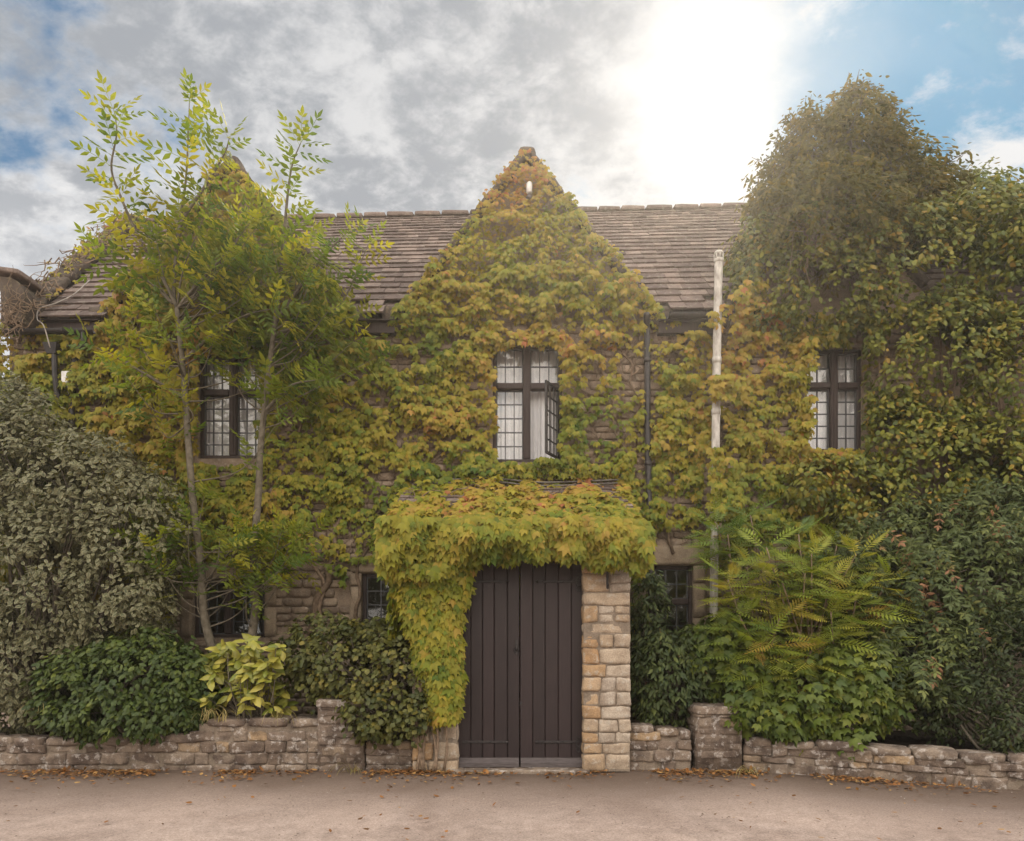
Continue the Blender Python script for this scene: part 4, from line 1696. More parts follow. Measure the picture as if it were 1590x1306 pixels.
def porch_creeper():
    t = thing('porch_creeper', 'thick yellow and orange creeper draped over the porch roof and down its left pillar', 'creeper', (-.9, 7.3, 0))
    P, Nn, Tt, S, rn = [], [], [], [], []
    # over the roof slope
    n = 5200
    x = RNG.uniform(-1.50, 1.58, n)
    u = RNG.random(n) ** 1.0
    small = fbm(np.stack((x * 4, u * 7, x * 0 + 2), 1), 6, 2)
    patch = fbm(np.stack((x * 1.8, u * 2.5, x * 0 + 2), 1), 16, 2)
    y = PR_E[0] + (PR_T[0] - PR_E[0]) * u
    z = PR_E[1] + (PR_T[1] - PR_E[1]) * u
    edge = np.clip(1 - u * 1.5, 0, 1)
    end = np.clip((np.abs(x) - 1.2) / .4, 0, 1)
    ht = .03 + .34 * np.clip(small - .28, 0, .5) + .10 * edge - .05 * end
    lay = RNG.random(n)
    h = ht * (.3 + .7 * lay)
    keep = RNG.random(n) < np.clip(.55 + (small - .35) * 3, 0, 1)
    keep &= ~((u > .80) & (RNG.random(n) < .55))
    y, z = y - h * .55, z + h * .83
    Nv = np.stack((RNG.normal(0, .3, n), np.full(n, -.75), np.full(n, .75)), 1) + jit(n, .28)
    Tv = np.stack((RNG.normal(0, .45, n), np.full(n, -.75), np.full(n, -.65)), 1) + jit(n, .2)
    P.append(np.stack((x, y, z), 1)[keep]); Nn.append(Nv[keep]); Tt.append(Tv[keep])
    S.append((.06 + .085 * RNG.beta(1.6, 1.8, n))[keep])
    rn.append((.46 + .30 * np.clip(u - .1, 0, .6) + .6 * (patch - .5) + RNG.normal(0, .14, n))[keep])
    # hanging fringe along the eave
    n = 4200
    x = RNG.uniform(-1.45, 1.50, n)
    low = np.interp(x, [-1.6, -1.45, -.75, -.55, -.3, 0, .3, .7, .95, 1.3, 1.5, 1.62],
                    [2.42, 2.22, 2.25, 2.36, 2.43, 2.47, 2.46, 2.43, 2.36, 2.33, 2.35, 2.55])
    low = low + .10 * (fbm(np.stack((x * 7, x * 0, x * 0), 1), 12, 2) - .5)
    v = RNG.random(n)
    z = low + (2.86 - low) * v
    bl = fbm(np.stack((x * 4.5, z * 4.5, x * 0), 1), 61, 2)
    y = 7.19 - .12 * np.sin(v * 2.6) - .42 * np.clip(bl - .3, 0, .5) + .14 * RNG.random(n)
    P.append(np.stack((x, y, z), 1))
    Nn.append(np.stack((RNG.normal(0, .3, n), np.full(n, -1.), np.full(n, .45)), 1) + jit(n, .25))
    Tt.append(np.stack((RNG.normal(0, .35, n), np.full(n, -.30), np.full(n, -1.)), 1) + jit(n, .15))
    S.append(.065 + .095 * RNG.beta(1.6, 1.8, n))
    rn.append(.36 + .12 * v + .65 * (fbm(np.stack((x * 2, z * 2, x * 0), 1), 31) - .5) + RNG.normal(0, .11, n))
    # down the left pillar
    n = 3600
    z = RNG.uniform(.62, 2.55, n)
    pl = np.interp(z, [.62, .95, 1.25, 1.5, 1.75, 2.0, 2.2, 2.5], [662, 665, 640, 640, 622, 612, 606, 600])
    pr = np.interp(z, [.62, .95, 1.25, 1.5, 1.75, 2.0, 2.2, 2.5], [712, 718, 712, 714, 718, 730, 732, 738])
    w = fbm(np.stack((z * 5, z * 0, z * 0), 1), 77) - .5
    px = pl + (pr - pl) * RNG.random(n) + w * 14
    x = WX(px, 7.2)
    y = 7.36 - .20 * RNG.random(n) * np.sqrt(np.clip(1 - ((px - (pl + pr) / 2) / (pr - pl) * 2) ** 2, .05, 1))
    # a few flank leaves wrap round on the side away from the door
    P.append(np.stack((x, y, z), 1))
    Nn.append(np.stack((RNG.normal(0, .4, n) + (px - (pl + pr) / 2) / 60, np.full(n, -1.), np.full(n, .4)), 1) + jit(n, .25))
    Tt.append(np.stack((RNG.normal(0, .4, n), np.full(n, -.3), np.full(n, -1.)), 1) + jit(n, .15))
    S.append(.06 + .09 * RNG.beta(1.6, 1.8, n))
    rn.append(.44 + .5 * (fbm(np.stack((x * 2, z * 2.2, x * 0), 1), 35) - .5) + RNG.normal(0, .12, n))
    # porch left cheek, between pillar and house
    n = 900
    y = RNG.uniform(7.3, 8.9, n)
    z = RNG.uniform(1.5, 2.6, n) + (y - 7.3) * .3
    P.append(np.stack((np.full(n, -1.3) - .12 * RNG.random(n), y, z), 1))
    Nn.append(np.stack((np.full(n, -1.), np.full(n, -.5), np.full(n, .4)), 1) + jit(n, .25))
    Tt.append(np.stack((np.full(n, -.3), RNG.normal(0, .4, n), np.full(n, -1.)), 1))
    S.append(RNG.uniform(.085, .15, n))
    rn.append(.35 + RNG.normal(0, .12, n))
    P, Nn, Tt = (np.concatenate(q) for q in (P, Nn, Tt))
    leaf_cloud('foliage', 'creeper', P, Nn, Tt, np.concatenate(S), np.concatenate(rn), M['creeper'], t)
    mb = MB()
    for k in range(7):
        x = -.75 - random.uniform(0, .3)
        pts = [(x + .04 * math.sin(i * 1.3 + k), 7.33 - .0 * i, .02 + i * .26) for i in range(11)]
        mb.tube(smooth_path(pts, 26), np.linspace(.018, .007, 26), 6, random.random())
    mb.build('stem', M['stem'], t, True)
    mb = MB()
    for k in range(40):
        x, u = random.uniform(-1.4, 1.45), random.uniform(.1, .95)
        pts = []
        a = random.uniform(-1.5, 1.5)
        for i in range(9):
            a += random.gauss(0, .3)
            x += .07 * math.sin(a)
            u = min(max(u + .04 * math.cos(a), .02), .98)
            if abs(x) > 1.46:
                break
            pts.append((x, PR_E[0] + (PR_T[0] - PR_E[0]) * u - .05, PR_E[1] + (PR_T[1] - PR_E[1]) * u + .07))
        if len(pts) > 3:
            mb.tube(pts, .006, 5, random.random(), cap=False)
    mb.build('stem', M['stem'], t, True)


porch_creeper()

# ------------------------------------------------------------------ ivy and tree on the right
def PB(px, py, y, rpx, rpy, ry):
    p = W(px, py, y)
    return (*p, rpx * y / 1000, ry, rpy * y / 1000)


def twigs(mb, blobs, root, n, r=.012):
    """branches from a root to points just inside the outer foliage"""
    B = np.array(blobs)
    for k in range(n):
        b = B[RNG.integers(len(B))]
        d = unit(RNG.normal(0, 1, 3))
        end = b[:3] + d * b[3:] * random.uniform(.7, .98)
        mid = (np.asarray(root) + b[:3]) / 2 + RNG.normal(0, .12, 3)
        p = smooth_path([root, mid, b[:3] + (end - b[:3]) * .3, end], 12)
        mb.tube(p, np.linspace(r, .003, 12), 5, random.random(), cap=False)


t = thing('ivy_clad_tree', 'tall dark tree heaped with ivy rising above the right end of the roof', 'tree', (5.0, 9.5, 0))
blobs = [PB(1285, 262, 9.25, 72, 70, .85), PB(1332, 205, 9.25, 40, 52, .5), PB(1252, 232, 9.2, 38, 44, .45), PB(1222, 292, 9.2, 48, 54, .6), PB(1352, 275, 9.25, 56, 54, .7), PB(1383, 226, 9.2, 14, 18, .2),
         PB(1280, 370, 9.0, 118, 74, 1.0), PB(1204, 306, 9.1, 32, 38, .4), PB(1425, 268, 9.25, 28, 26, .4), PB(1446, 300, 9.2, 40, 36, .5), PB(1308, 176, 9.25, 20, 22, .3), PB(1400, 330, 9.1, 60, 50, .6)]
P, Nn, tone = clumps(blobs, 1900, 15, .16, seed=4, rough=.40, freq=1.7, inner=.35)
# leafy sprigs breaking the outline
SP, SN, sprig_lines = [], [], []
for k in range(150):
    b = blobs[RNG.integers(len(blobs))]
    d = unit(RNG.normal(0, 1, 3) + np.array((0, 0, .5)))
    a = np.array(b[:3]) + d * np.array(b[3:]) * .95
    dirn = unit(d + RNG.normal(0, .5, 3))
    L_ = random.uniform(.12, .34)
    sprig_lines.append((a - dirn * .25, a + dirn * L_ * .5, a + dirn * L_))
    for q in range(16):
        SP.append(a + dirn * L_ * RNG.random() + RNG.normal(0, .035, 3))
        SN.append(unit(d + RNG.normal(0, .7, 3)))
P, Nn, tone = np.concatenate((P, SP)), np.concatenate((Nn, SN)), np.concatenate((tone, np.repeat(RNG.random(150), 16)))
n = len(P)
leaf_cloud('crown', 'lance', P, Nn + jit(n, .3), droop(n, .6, Nn, .5), RNG.uniform(.065, .12, n), .30 + .5 * tone + RNG.normal(0, .15, n), M['crown_ivy'], t)
mb = MB()
mb.tube(smooth_path([(5.2, 9.45, 5.6), (5.1, 9.4, 7.2), (5.0, 9.3, 8.4), (5.0, 9.25, 8.9)], 16), np.linspace(.16, .04, 16), 8)
for q in sprig_lines:
    mb.tube(q, (.007, .005, .003), 5, random.random(), cap=False)
twigs(mb, blobs, (5.05, 9.3, 7.6), 70, .03)
mb.build('trunk', M['bark'], t, True)

t = thing('climbing_ivy', 'bulging green and yellow climber swallowing the right end of the house from eave to shrubs', 'climber', (6.0, 8.8, 0))
blobs = [PB(1200, 430, 8.9, 70, 62, .30), PB(1285, 445, 8.8, 95, 75, .45), PB(1400, 420, 8.8, 110, 100, .6), PB(1510, 400, 8.8, 90, 90, .8), PB(1590, 440, 8.6, 90, 110, .8),
         PB(1395, 560, 8.75, 62, 85, .45), PB(1470, 560, 8.6, 85, 100, .55), PB(1570, 600, 8.5, 85, 120, .7), PB(1390, 690, 8.75, 52, 70, .4), PB(1460, 720, 8.6, 85, 90, .5),
         PB(1310, 750, 8.75, 90, 44, .35), PB(1560, 760, 8.4, 90, 110, .6), PB(1660, 560, 8.5, 90, 220, .8), PB(1380, 790, 8.6, 90, 55, .4),
         PB(1300, 385, 8.85, 100, 60, .4), PB(1370, 470, 8.8, 60, 50, .35), PB(1340, 440, 8.75, 60, 50, .35), PB(1400, 500, 8.8, 50, 50, .35), PB(1260, 480, 8.9, 60, 24, .2), PB(1180, 395, 8.95, 36, 60, .3), PB(1345, 500, 8.85, 40, 40, .3), PB(1350, 620, 8.86, 18, 70, .15), PB(1378, 575, 8.85, 30, 75, .2), PB(1240, 500, 8.9, 70, 26, .15)]
wx0, wx1, wz0, wz1 = wrect('ur')
def keep_ivy(c):
    px = c[:, 0] / c[:, 1] * 1000 + HX
    py = HY - (c[:, 2] - CAM_H) / c[:, 1] * 1000
    return ~((px > 1235) & (px < 1345) & (py > 520) & (py < 706))
P, Nn, tone = clumps(blobs, 4600, 14, .14, seed=9, rough=.28, keep=keep_ivy)
px = P[:, 0] / P[:, 1] * 1000 + HX
py = HY - (P[:, 2] - CAM_H) / P[:, 1] * 1000
ok = (P[:, 1] < 9.6) & ~((px > 1240) & (px < 1338) & (py > 530) & (py < 702))
P, Nn, tone = P[ok], Nn[ok], tone[ok]
n = len(P)
leaf_cloud('foliage', 'ovate', P, Nn + jit(n, .3), droop(n, .5, Nn, .45), RNG.uniform(.06, .11, n), .34 + .46 * tone + RNG.normal(0, .16, n), M['ivy'], t)
mb = MB()
for k in range(26):
    x = random.uniform(5.2, 7.6)
    w_ = [0.0]
    for q in range(9):
        w_.append(w_[-1] + random.gauss(0, .09))
    pts = [(max(x + w_[i], 5.08), 8.93 - .02 * math.sin(i), .3 + i * .62) for i in range(10)]
    mb.tube(smooth_path(pts, 24), np.linspace(.03, .008, 24), 6, random.random())
for k in range(5):     # loose whips standing out of the mass
    a = W(random.uniform(1190, 1260), random.uniform(400, 450), 8.5)
    pts = [a, a + np.array((random.gauss(0, .15), -.1, .3)), a + np.array((random.gauss(0, .3), -.15, .55)), a + np.array((random.gauss(0, .5), -.1, .75))]
    mb.tube(smooth_path(pts, 12), np.linspace(.006, .003, 12), 5, random.random(), cap=False)
mb.build('stem', M['stem'], t, True)

# a bushy tree beyond the roof at the far right
t = thing('bushy_tree', 'lighter green bushy tree showing over the climber at the far right edge', 'tree', (8.2, 10.2, 0))
blobs = [PB(1500, 350, 9.9, 62, 68, .8), PB(1570, 395, 9.9, 75, 75, .9), PB(1660, 420, 9.9, 80, 90, .9), PB(1460, 340, 9.8, 50, 55, .6)]
P, Nn, tone = clumps(blobs, 1000, 14, .16, seed=19, rough=.3, inner=.3)
n = len(P)
leaf_cloud('crown', 'lance', P, Nn + jit(n, .3), droop(n, .6, Nn, .5), RNG.uniform(.07, .12, n), .3 + .5 * tone + RNG.normal(0, .15, n), M['ivy'], t)
mb = MB()
mb.tube(smooth_path([(8.2, 10.2, 0), (8.1, 10.2, 3), (7.9, 10.0, 6), (7.6, 9.95, 7.4)], 18), np.linspace(.2, .05, 18), 8)
twigs(mb, blobs, (7.8, 9.95, 6.8), 40, .03)
mb.build('trunk', M['bark'], t, True)

# ------------------------------------------------------------------ ash saplings at the left
def branch_leaves(p, out, start=.15, step=.15, size=(.30, .46), tip=True, k=1.0):
    """opposite pairs of compound leaves along a shoot"""
    seg = np.linalg.norm(np.diff(p, axis=0), axis=1)
    s = np.concatenate(([0], np.cumsum(seg)))
    d = start * s[-1]
    ph = random.uniform(0, 6.28)
    while d < s[-1]:
        q = np.array([np.interp(d, s, p[:, j]) for j in range(3)])
        q2 = np.array([np.interp(min(d + .03, s[-1]), s, p[:, j]) for j in range(3)])
        ax = unit(q2 - q + 1e-6)
        ref = unit(np.cross(ax, (0.2, 1, .1)))
        bi = np.cross(ax, ref)
        for sg in (0, math.pi):
            if random.random() < .10:
                continue
            a = ph + sg + random.gauss(0, .25)
            side = math.cos(a) * ref + math.sin(a) * bi
            tdir = unit(side * 1.0 + ax * random.uniform(.35, .9) + np.array((0, 0, -.05)))
            nn = unit(ax * .8 + np.array((0, 0, .7)) - tdir * .2)
            out.append((q, nn, tdir, random.uniform(*size) * k * (.75 + .25 * (1 - d / s[-1]))))
        ph += math.pi / 2 + random.gauss(0, .2)
        d += step * random.uniform(.7, 1.3)
    if tip:
        ax = unit(p[-1] - p[-2])
        for a in (0, 2.1, 4.2):
            sd_ = np.array((math.cos(a), math.sin(a), 0))
            out.append((p[-1], unit(ax + sd_ * .1), unit(ax * 1.0 + sd_ * .55), random.uniform(*size) * .7 * k))


def ash(name, label, trunk, branches, sprays, y0, shoots):
    base = W(*trunk[0], y0)
    t = thing(name, label, 'tree', tuple(base))
    wood = MB()
    L_ = []
    tp = smooth_path([W(a, b, y0) for a, b in trunk], 40)
    wood.tube(tp, np.linspace(.062, .03, 40), 9)
    for br in branches:
        dep = br[0]
        p = smooth_path([W(a, b, y0 + dep * i / (len(br) - 2)) for i, (a, b) in enumerate(br[1:])], 30)
        wood.tube(p, np.linspace(.027, .005, 30), 6)
        branch_leaves(p, L_, .10, .115, (.34, .50))
    for (a, b, c, d, dep, num) in sprays:
        # leafy twigs filling a zone of the crown
        for k in range(num):
            q = W(a + random.uniform(-1, 1) * c, b + random.uniform(-1, 1) * d, y0 + random.uniform(-dep, dep * .6))
            src = tp[np.argmin(np.abs(tp[:, 2] - (q[2] - random.uniform(.2, .7))))]
            mid = (q + src) / 2 + np.array((0, 0, -.10)) + RNG.normal(0, .05, 3)
            p = smooth_path([src, mid, q], 14)
            wood.tube(p, np.linspace(.012, .003, 14), 5, cap=False)
            branch_leaves(p, L_, .55, .24, (.28, .42))
    Q = list(zip(*L_))
    P, Nn, Tt, S = (np.array(q) for q in Q)
    n = len(P)
    half = n // 2
    idx = RNG.permutation(n)
    leaf_cloud('crown', 'ash', P[idx[:half]], Nn[idx[:half]] + jit(half, .25), Tt[idx[:half]] + jit(half, .12), S[idx[:half]], RNG.random(half), M['ash'], t)
    leaf_cloud('crown', 'ash2', P[idx[half:]], Nn[idx[half:]] + jit(n - half, .25), Tt[idx[half:]] + jit(n - half, .12), S[idx[half:]], RNG.random(n - half), M['ash'], t)
    wood.build('trunk', M['bark'], t, True)


ash('ash_sapling', 'slender leaning ash tree with three tall leafy shoots against the sky', [(348, 1125), (336, 1035), (318, 960), (312, 880), (300, 780), (292, 680), (285, 580), (275, 478)],
    [(-.25, (275, 478), (259, 444), (216, 370), (189, 309), (173, 262), (181, 210), (179, 178)),
     (.15, (274, 475), (270, 451), (276, 366), (288, 285), (292, 215), (294, 160)),
     (-.1, (276, 380), (283, 343), (321, 285), (348, 240), (356, 215)),
     (-.4, (278, 478), (293, 457), (330, 417), (364, 377), (400, 330)),
     (.2, (268, 470), (235, 440), (200, 420), (160, 400)),
     (-.3, (285, 560), (330, 520), (380, 490), (420, 480)),
     (-.3, (288, 620), (240, 590), (190, 560), (150, 540))],
    [(310, 380, 90, 55, .5, 15), (290, 460, 120, 60, .6, 9), (230, 590, 60, 70, .5, 5), (440, 620, 50, 60, .4, 3), (270, 540, 90, 40, .5, 5), (330, 870, 120, 45, .5, 20), (280, 800, 70, 30, .4, 5)], 8.15, None)
ash('ash_sapling', 'thinner upright ash stem with one tall shoot right of the leaning ash', [(392, 1120), (390, 1010), (397, 940), (395, 860), (402, 760), (405, 690), (420, 560), (432, 465)],
    [(-.2, (432, 465), (441, 366), (447, 300), (454, 255), (467, 222)),
     (-.3, (428, 500), (470, 440), (510, 390), (540, 360)),
     (-.2, (425, 520), (480, 500), (530, 470), (572, 380)),
     (-.3, (410, 640), (450, 600), (490, 590))],
    [(450, 410, 65, 50, .5, 8), (490, 480, 75, 55, .5, 7), (460, 560, 50, 60, .4, 5), (400, 540, 50, 30, .4, 3), (540, 520, 60, 40, .4, 5), (430, 870, 60, 50, .4, 14)], 8.25, None)

# ------------------------------------------------------------------ shrubs
def shrub(name, label, cat, blobs, ncl, per, rad, tpl, size, mat, tmean=.3, tvar=.4, seed=1, rough=.25, s=.5, edge=False, out=.5, keep=None, stem='bark', root=None, ntw=25, flat=1.0, inner=.3):
    cx = np.mean([b[0] for b in blobs])
    cy = np.mean([b[1] for b in blobs])
    t = thing(name, label, cat, (cx, cy, .28))
    P, Nn, tone = clumps(blobs, ncl, per, rad, seed=seed, rough=rough, inner=inner, flat=flat)
    ok = P[:, 2] > .22
    if keep is not None:
        ok &= keep(P)
    P, Nn, tone = P[ok], Nn[ok], tone[ok]
    n = len(P)
    leaf_cloud('foliage', tpl, P, Nn + jit(n, .3), droop(n, s, Nn, out), RNG.uniform(*size, n), tmean + tvar * (tone - .5) + RNG.normal(0, .16, n), M[mat], t, edge)
    mb = MB()
    twigs(mb, blobs, root if root else (cx, cy, .3), ntw, .022)
    mb.build('stem', M[stem], t, True)
    return t


shrub('variegated_shrub', 'large rounded grey green shrub with cream edged leaves at the left edge', 'shrub',
      [PB(20, 720, 8.2, 110, 120, .6), PB(120, 770, 8.1, 110, 100, .6), PB(200, 830, 8.1, 92, 110, .5), PB(60, 900, 7.9, 130, 130, .6), PB(180, 930, 8.0, 95, 85, .5), PB(30, 1020, 7.85, 90, 90, .4), PB(-60, 830, 8.1, 110, 200, .7), PB(-40, 1050, 8.0, 110, 110, .5), PB(40, 1085, 7.9, 60, 50, .3), PB(0, 850, 8.5, 120, 210, .4)],
      3900, 14, .12, 'ovate', (.055, .085), 'vari', .45, .7, 31, .22, edge=True, s=.7, root=(-6.0, 8.3, .3), ntw=60)
shrub('laurel_bush', 'dense dark green bush spilling over the left garden wall', 'bush',
      [PB(135, 1070, 7.75, 75, 68, .45), PB(215, 1050, 7.8, 90, 72, .5), PB(285, 1070, 7.75, 55, 62, .4), PB(200, 1105, 7.6, 120, 42, .38)],
      1250, 11, .10, 'ovate', (.06, .10), 'laurel', .4, .6, 41, .22, s=.6, ntw=30)
aroot = W(388, 1100, 7.75)
P, Nn, Tt, S, rn = [], [], [], [], []
mb = MB()
for k in range(64):
    q = W(384 + random.uniform(-1, 1) * 62, 1052 + random.uniform(-58, 48), 7.70 + random.uniform(-.22, .3))
    base = aroot + np.array((random.gauss(0, .12), random.gauss(0, .1), -.25))
    mb.tube(smooth_path([base, (base + q) / 2 + RNG.normal(0, .05, 3), q], 10), np.linspace(.010, .004, 10), 5, random.random(), cap=False)
    m = random.randint(5, 8)
    ph = random.uniform(0, 6.28)
    for i in range(m):
        a = ph + i * 2.4
        d = np.array((math.cos(a) * .8, math.sin(a) * .6 - .35, random.uniform(-1.0, .45)))
        P.append(q + RNG.normal(0, .025, 3)); Tt.append(d); Nn.append(np.array((0, -.8, .8)) + RNG.normal(0, .25, 3))
        S.append(random.uniform(.12, .21)); rn.append(random.uniform(.15, .9) * (1 if i < 5 else .4))
t = thing('spotted_laurel', 'yellow leaved shrub with long drooping leaves at the foot of the ash stems', 'shrub', tuple(aroot))
leaf_cloud('foliage', 'strap', P, Nn, Tt, np.array(S), np.array(rn), M['aucuba'], t)
mb.build('stem', M['bark'], t, True)

shrub('olive_shrub', 'scruffy olive brown shrub leaning on the pier left of the porch', 'shrub',
      [PB(560, 1040, 7.75, 95, 75, .4), PB(620, 1060, 7.55, 62, 82, .35), PB(500, 1020, 7.95, 70, 60, .4), PB(585, 1105, 7.4, 50, 42, .25), PB(640, 1115, 7.35, 36, 36, .2), PB(600, 1000, 7.9, 60, 40, .3)],
      900, 11, .10, 'round', (.045, .085), 'olive', .4, .6, 51, .3, s=.6, ntw=50, root=(-1.7, 7.9, .3))

shrub('dark_bush', 'dark green bush filling the corner between the honey pillar and the small right window', 'bush',
      [PB(1030, 1060, 8.0, 52, 75, .35), PB(1080, 1040, 8.1, 50, 70, .4), PB(1010, 980, 8.5, 26, 90, .25), PB(1050, 1010, 8.3, 40, 30, .3)],
      620, 11, .10, 'lance', (.07, .12), 'deep', .35, .5, 61, .3, ntw=30)
shrub('lobed_leaf_bush', 'fresh green lobed leaved bush tumbling over the right garden wall beside its pier', 'bush',
      [PB(1180, 1070, 7.75, 75, 62, .4), PB(1260, 1080, 7.6, 80, 62, .42), PB(1330, 1060, 7.55, 62, 70, .4), PB(1225, 1110, 7.5, 80, 36, .3), PB(1318, 1130, 7.25, 26, 40, .16), PB(1120, 1020, 8.0, 60, 60, .4)],
      720, 9, .12, 'creeper', (.08, .14), 'maple', .4, .5, 71, .25, s=.5, ntw=40)
shrub('compound_leaf_shrub', 'tall deep green shrub with compound leaves hiding the wall right of the fern leaved bush', 'shrub',
      [PB(1440, 930, 8.0, 92, 95, .5), PB(1520, 900, 7.9, 82, 90, .5), PB(1400, 1020, 7.7, 82, 80, .45), PB(1590, 860, 7.8, 80, 110, .5), PB(1340, 880, 8.3, 70, 60, .4), PB(1470, 1020, 7.6, 60, 60, .4), PB(1420, 830, 8.35, 90, 60, .4), PB(1540, 800, 8.2, 80, 60, .4)],
      720, 8, .20, 'palm5', (.17, .29), 'deep', .54, .6, 81, .25, s=.6, ntw=60, inner=.35)
shrub('dark_hedge', 'shadowy twiggy dark hedge at the right edge behind the low wall', 'hedge',
      [PB(1540, 1060, 7.3, 80, 95, .45), PB(1620, 1040, 7.1, 80, 130, .4), PB(1470, 1090, 7.4, 50, 55, .3), PB(1590, 1130, 6.75, 60, 45, .25)],
      900, 10, .13, 'lance', (.05, .09), 'dark_ivy', .1, .4, 91, .3, s=.8, ntw=160, inner=.5)

# feathery bush: fern like fronds radiating from upright canes
def fern_bush():
    root = W(1230, 1110, 7.9)
    t = thing('feathery_shrub', 'feathery lime green shrub with fern like fronds in front of the right wall', 'shrub', tuple(root))
    mb = MB()
    P, Nn, Tt, S, rn = [], [], [], [], []
    canes = [(1160, 880, 7.9), (1110, 810, 8.3), (1165, 800, 8.3), (1300, 845, 8.2), (1330, 860, 7.9), (1190, 850, 7.7), (1250, 890, 7.6), (1330, 920, 7.6), (1150, 960, 7.6), (1210, 960, 7.5), (1290, 950, 7.5),
             (1350, 980, 7.6), (1180, 1000, 7.5), (1260, 1010, 7.45), (1130, 900, 7.8), (1380, 900, 7.8), (1240, 830, 8.0), (1310, 1000, 7.5), (1215, 905, 7.6), (1290, 900, 7.7), (1260, 860, 7.8), (1130, 830, 8.2)]
    for (a, b, y) in canes:
        q = W(a, b, y)
        base = root + np.array((random.gauss(0, .3), random.gauss(0, .12), -.45))
        p = smooth_path([base, base * .5 + q * .5 + np.array((random.gauss(0, .08), 0, .05)), q], 16)
        mb.tube(p, np.linspace(.018, .008, 16), 6, random.random())
        ph = random.uniform(0, 6.28)
        hue = random.uniform(.25, .72) - (.25 if b < 840 else 0)
        for k in range(random.randint(20, 26)):
            an = ph + k * 2.4
            el = random.uniform(-.25, .5) if k > 2 else random.uniform(.8, 1.4)
            d = np.array((math.cos(an), math.sin(an) * .9 - .15, el))
            at = p[-1] + np.array((0, 0, -.02 * k)) + RNG.normal(0, .02, 3)
            P.append(at); Tt.append(d); Nn.append(np.array((0, -.55, 1.0)) + RNG.normal(0, .2, 3))
            S.append(random.uniform(.34, .56)); rn.append(hue + random.gauss(0, .14) + (.35 if random.random() < .06 else 0))
    leaf_cloud('foliage', 'frond', P, Nn, Tt, np.array(S), np.array(rn), M['frond'], t)
    mb.build('stem', M['stem'], t, True)


fern_bush()

# straw coloured grass tufts on top of the left wall
tuft_spots = [(62, 1100, 7.5, 'straw coloured grass tuft hanging over the wall at the left of the dark green bush'),
              (318, 1110, 7.5, 'straw coloured grass tuft at the right foot of the dark green bush'),
              (345, 1112, 7.5, 'thin dry grass tuft under the yellow leaved shrub'),
              (430, 1115, 7.55, 'dry grass tuft on the wall right of the yellow leaved shrub')]
tuft_spots += [(1160, 1200, 7.34, 'small grass weed growing at the foot of the right garden wall beside its pier'),
               (548, 1198, 7.40, 'small grass weed growing at the foot of the left pier')]
for (a, b, y, lab) in tuft_spots:
    mb = MB()
    c = W(a, b, y)
    for k in range(22):
        an = random.uniform(0, 6.28)
        L_ = random.uniform(.12, .3)
        d = np.array((math.cos(an), math.sin(an) * .6 - .3, 0))
        p0 = c + RNG.normal(0, .025, 3) * np.array((1, 1, .2)) - np.array((0, 0, .06))
        pts = smooth_path([p0, p0 + d * L_ * .35 + np.array((0, 0, L_ * .55)), p0 + d * L_ * .8 + np.array((0, 0, L_ * .45)), p0 + d * L_ * 1.05 + np.array((0, -.02, L_ * .05))], 9)
        w = np.linspace(.006, .001, 9)
        s_ = np.cross(d, (0, 0, 1))
        v = [q + s_ * ww * sg for q, ww in zip(pts, w) for sg in (-1, 1)]
        mb.add(v, [(2 * i, 2 * i + 1, 2 * i + 3, 2 * i + 2) for i in range(8)], random.random())
    o = mb.build('grass_tuft', M['straw'])
    tag(o, lab, 'grass tuft', 'grass tufts along the garden walls')

# ------------------------------------------------------------------ litter and grit on the lane
def litter():
    n = 6500
    x = RNG.uniform(-7.5, 7, n)
    line = np.where(x > 2.6, 7.5 - (x - 2.6) * .40, 7.44)
    dens = fbm(np.stack((x * 1.6, x * 0, x * 0), 1), 8, 3)
    ok = RNG.random(n) < np.clip((dens - .30) * 3.4, .05, 1)
    off = RNG.exponential(.15, n) + .03
    far = RNG.random(n) < .05
    off = np.where(far, RNG.uniform(.1, 3.0, n), off)
    ok &= ~((x > DX0 - .05) & (x < DX1 + .05) & (off < .15))
    P = np.stack((x, line - off, .012 + .012 * RNG.random(n)), 1)[ok]
    m = len(P)
    T = np.stack((RNG.normal(0, 1, m), RNG.normal(0, 1, m), RNG.normal(0, .2, m)), 1)
    Nn = np.stack((RNG.normal(0, .35, m), RNG.normal(0, .35, m), np.ones(m)), 1)
    o = leaf_cloud('fallen_leaves', 'ovate', P, Nn, T, RNG.uniform(.02, .07, m), RNG.random(m) ** 1.5, M['litter'])
    tag(o, 'brown and orange fallen leaves drifted along the foot of the walls', 'leaf litter', kind='stuff')
    mb = MB()
    for k in range(1500):
        x = random.uniform(-6, 6)
        y = random.uniform(3.6, 7.3)
        if x > 2.6:
            y = min(y, 7.3 - (x - 2.6) * .40)
        r = random.uniform(.003, .009) * (1.9 if random.random() < .03 else 1)
        c = np.array((x, y, r * .3))
        v = [c + r * np.array(q) * np.array((random.uniform(.7, 1.3), random.uniform(.7, 1.3), .6)) for q in ((1, 0, 0), (0, 1, 0), (-1, 0, 0), (0, -1, 0), (0, 0, 1.2))]
        mb.add(v, [(0, 1, 4), (1, 2, 4), (2, 3, 4), (3, 0, 4)], random.random())
    o = mb.build('loose_grit', M['rubble'])
    tag(o, 'loose grit and small pebbles scattered on the lane', 'grit', kind='stuff')


litter()

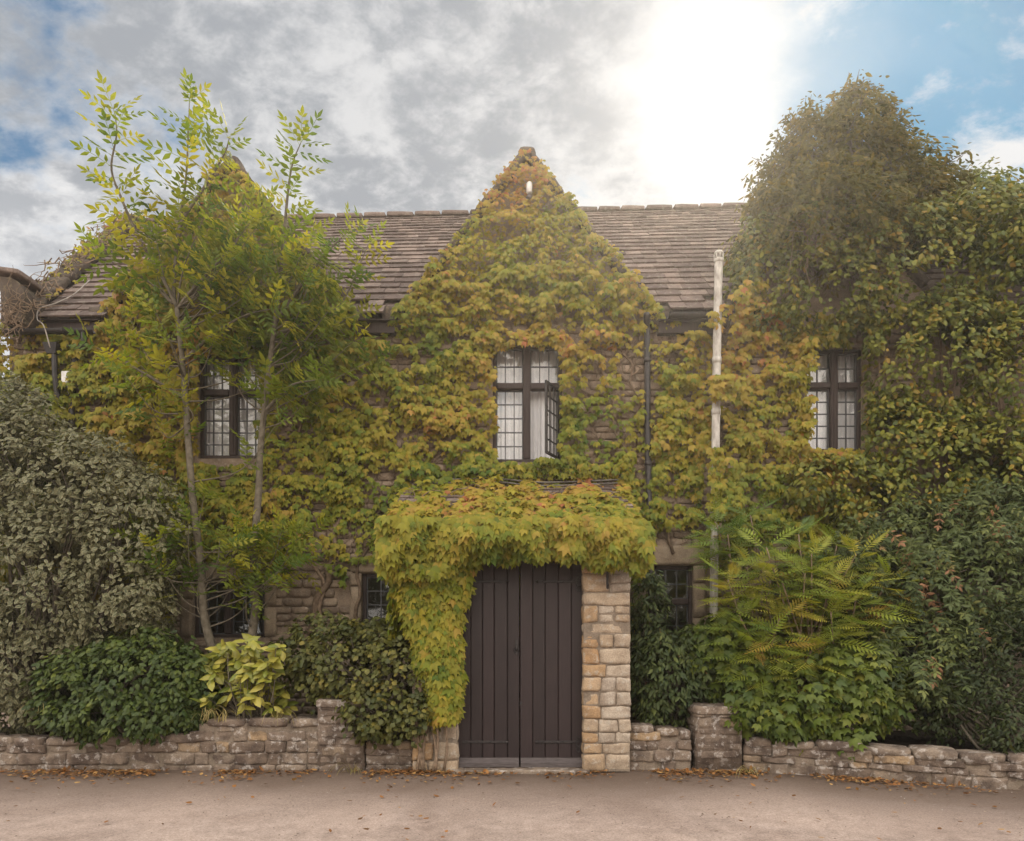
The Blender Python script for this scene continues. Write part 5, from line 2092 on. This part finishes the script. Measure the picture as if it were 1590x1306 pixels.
# ------------------------------------------------------------------ neighbour at the far left
nb = thing('neighbour_house', 'sliver of a tiled stone house beyond the left gable end', 'house', (-13, 16, 0))
mb = MB()
mb.box(-18, -12.62, 14.2, 20, 0, 7.9)
mb.build('wall', M['wall'], nb)
mb = MB()
tiles(mb, lambda a: -18.2, lambda a: -12.45, lambda x: (13.95, 7.7), lambda x: (17.1, 10.2 - 1.2), .25, .15)
mb.build('roof', M['tile'], nb)

# ------------------------------------------------------------------ trees across the lane, mirrored in the low windows
def lane_tree(x, y, h, lab):
    t = thing('broad_tree', lab, 'tree', (x, y, 0))
    bl = []
    for k in range(9):
        a = random.uniform(0, 6.28)
        bl.append((x + math.cos(a) * random.uniform(0, 1.8), y + math.sin(a) * random.uniform(0, 1.5), h * random.uniform(.38, .8), random.uniform(1.2, 1.9), random.uniform(1.2, 1.8), random.uniform(1.0, 1.5)))
    P, Nn, tone = clumps(bl, 520, 9, .34, seed=int(x * 7 + 90), rough=.25, inner=.5)
    n = len(P)
    leaf_cloud('crown', 'ovate', P, Nn + jit(n, .3), droop(n, .6, Nn, .4), RNG.uniform(.2, .34, n), .3 + .4 * tone, M['dark_ivy'], t)
    mb = MB()
    mb.tube(smooth_path([(x, y, -.1), (x + .1, y, h * .25), (x - .05, y, h * .5), (x, y, h * .75)], 14), np.linspace(.24, .07, 14), 9)
    twigs(mb, bl, (x, y, h * .4), 30, .05)
    mb.build('trunk', M['bark'], t, True)


for x, y, h, lab in ((-14.3, -13, 8.2, 'broad tree across the lane facing the left end of the house'), (-7.3, -14.0, 7.4, 'broad tree across the lane facing the ash saplings'),
                     (0.6, -13.5, 7.8, 'broad tree across the lane facing the porch doors'), (8.4, -14, 8.6, 'broad tree across the lane facing the climber at the right end')):
    lane_tree(x, y, h, lab)

# ------------------------------------------------------------------ thin warm haze box added to imitate the lens flare veil
hz = MB()
hz.box(-24, 24, -22, 26, -1.1, 11.2)
ho = hz.build('haze', M['soil'])
ho.data.materials.clear()
hm = bpy.data.materials.new('veil_haze')
hm.use_nodes = True
hm.node_tree.nodes.clear()
pv = hm.node_tree.nodes.new('ShaderNodeVolumePrincipled')
pv.inputs['Color'].default_value = (1.0, .90, .78, 1)
pv.inputs['Density'].default_value = 0.0030
pv.inputs['Anisotropy'].default_value = .68
om = hm.node_tree.nodes.new('ShaderNodeOutputMaterial')
hm.node_tree.links.new(pv.outputs[0], om.inputs['Volume'])
ho.data.materials.append(hm)
tag(ho, kind='stuff')
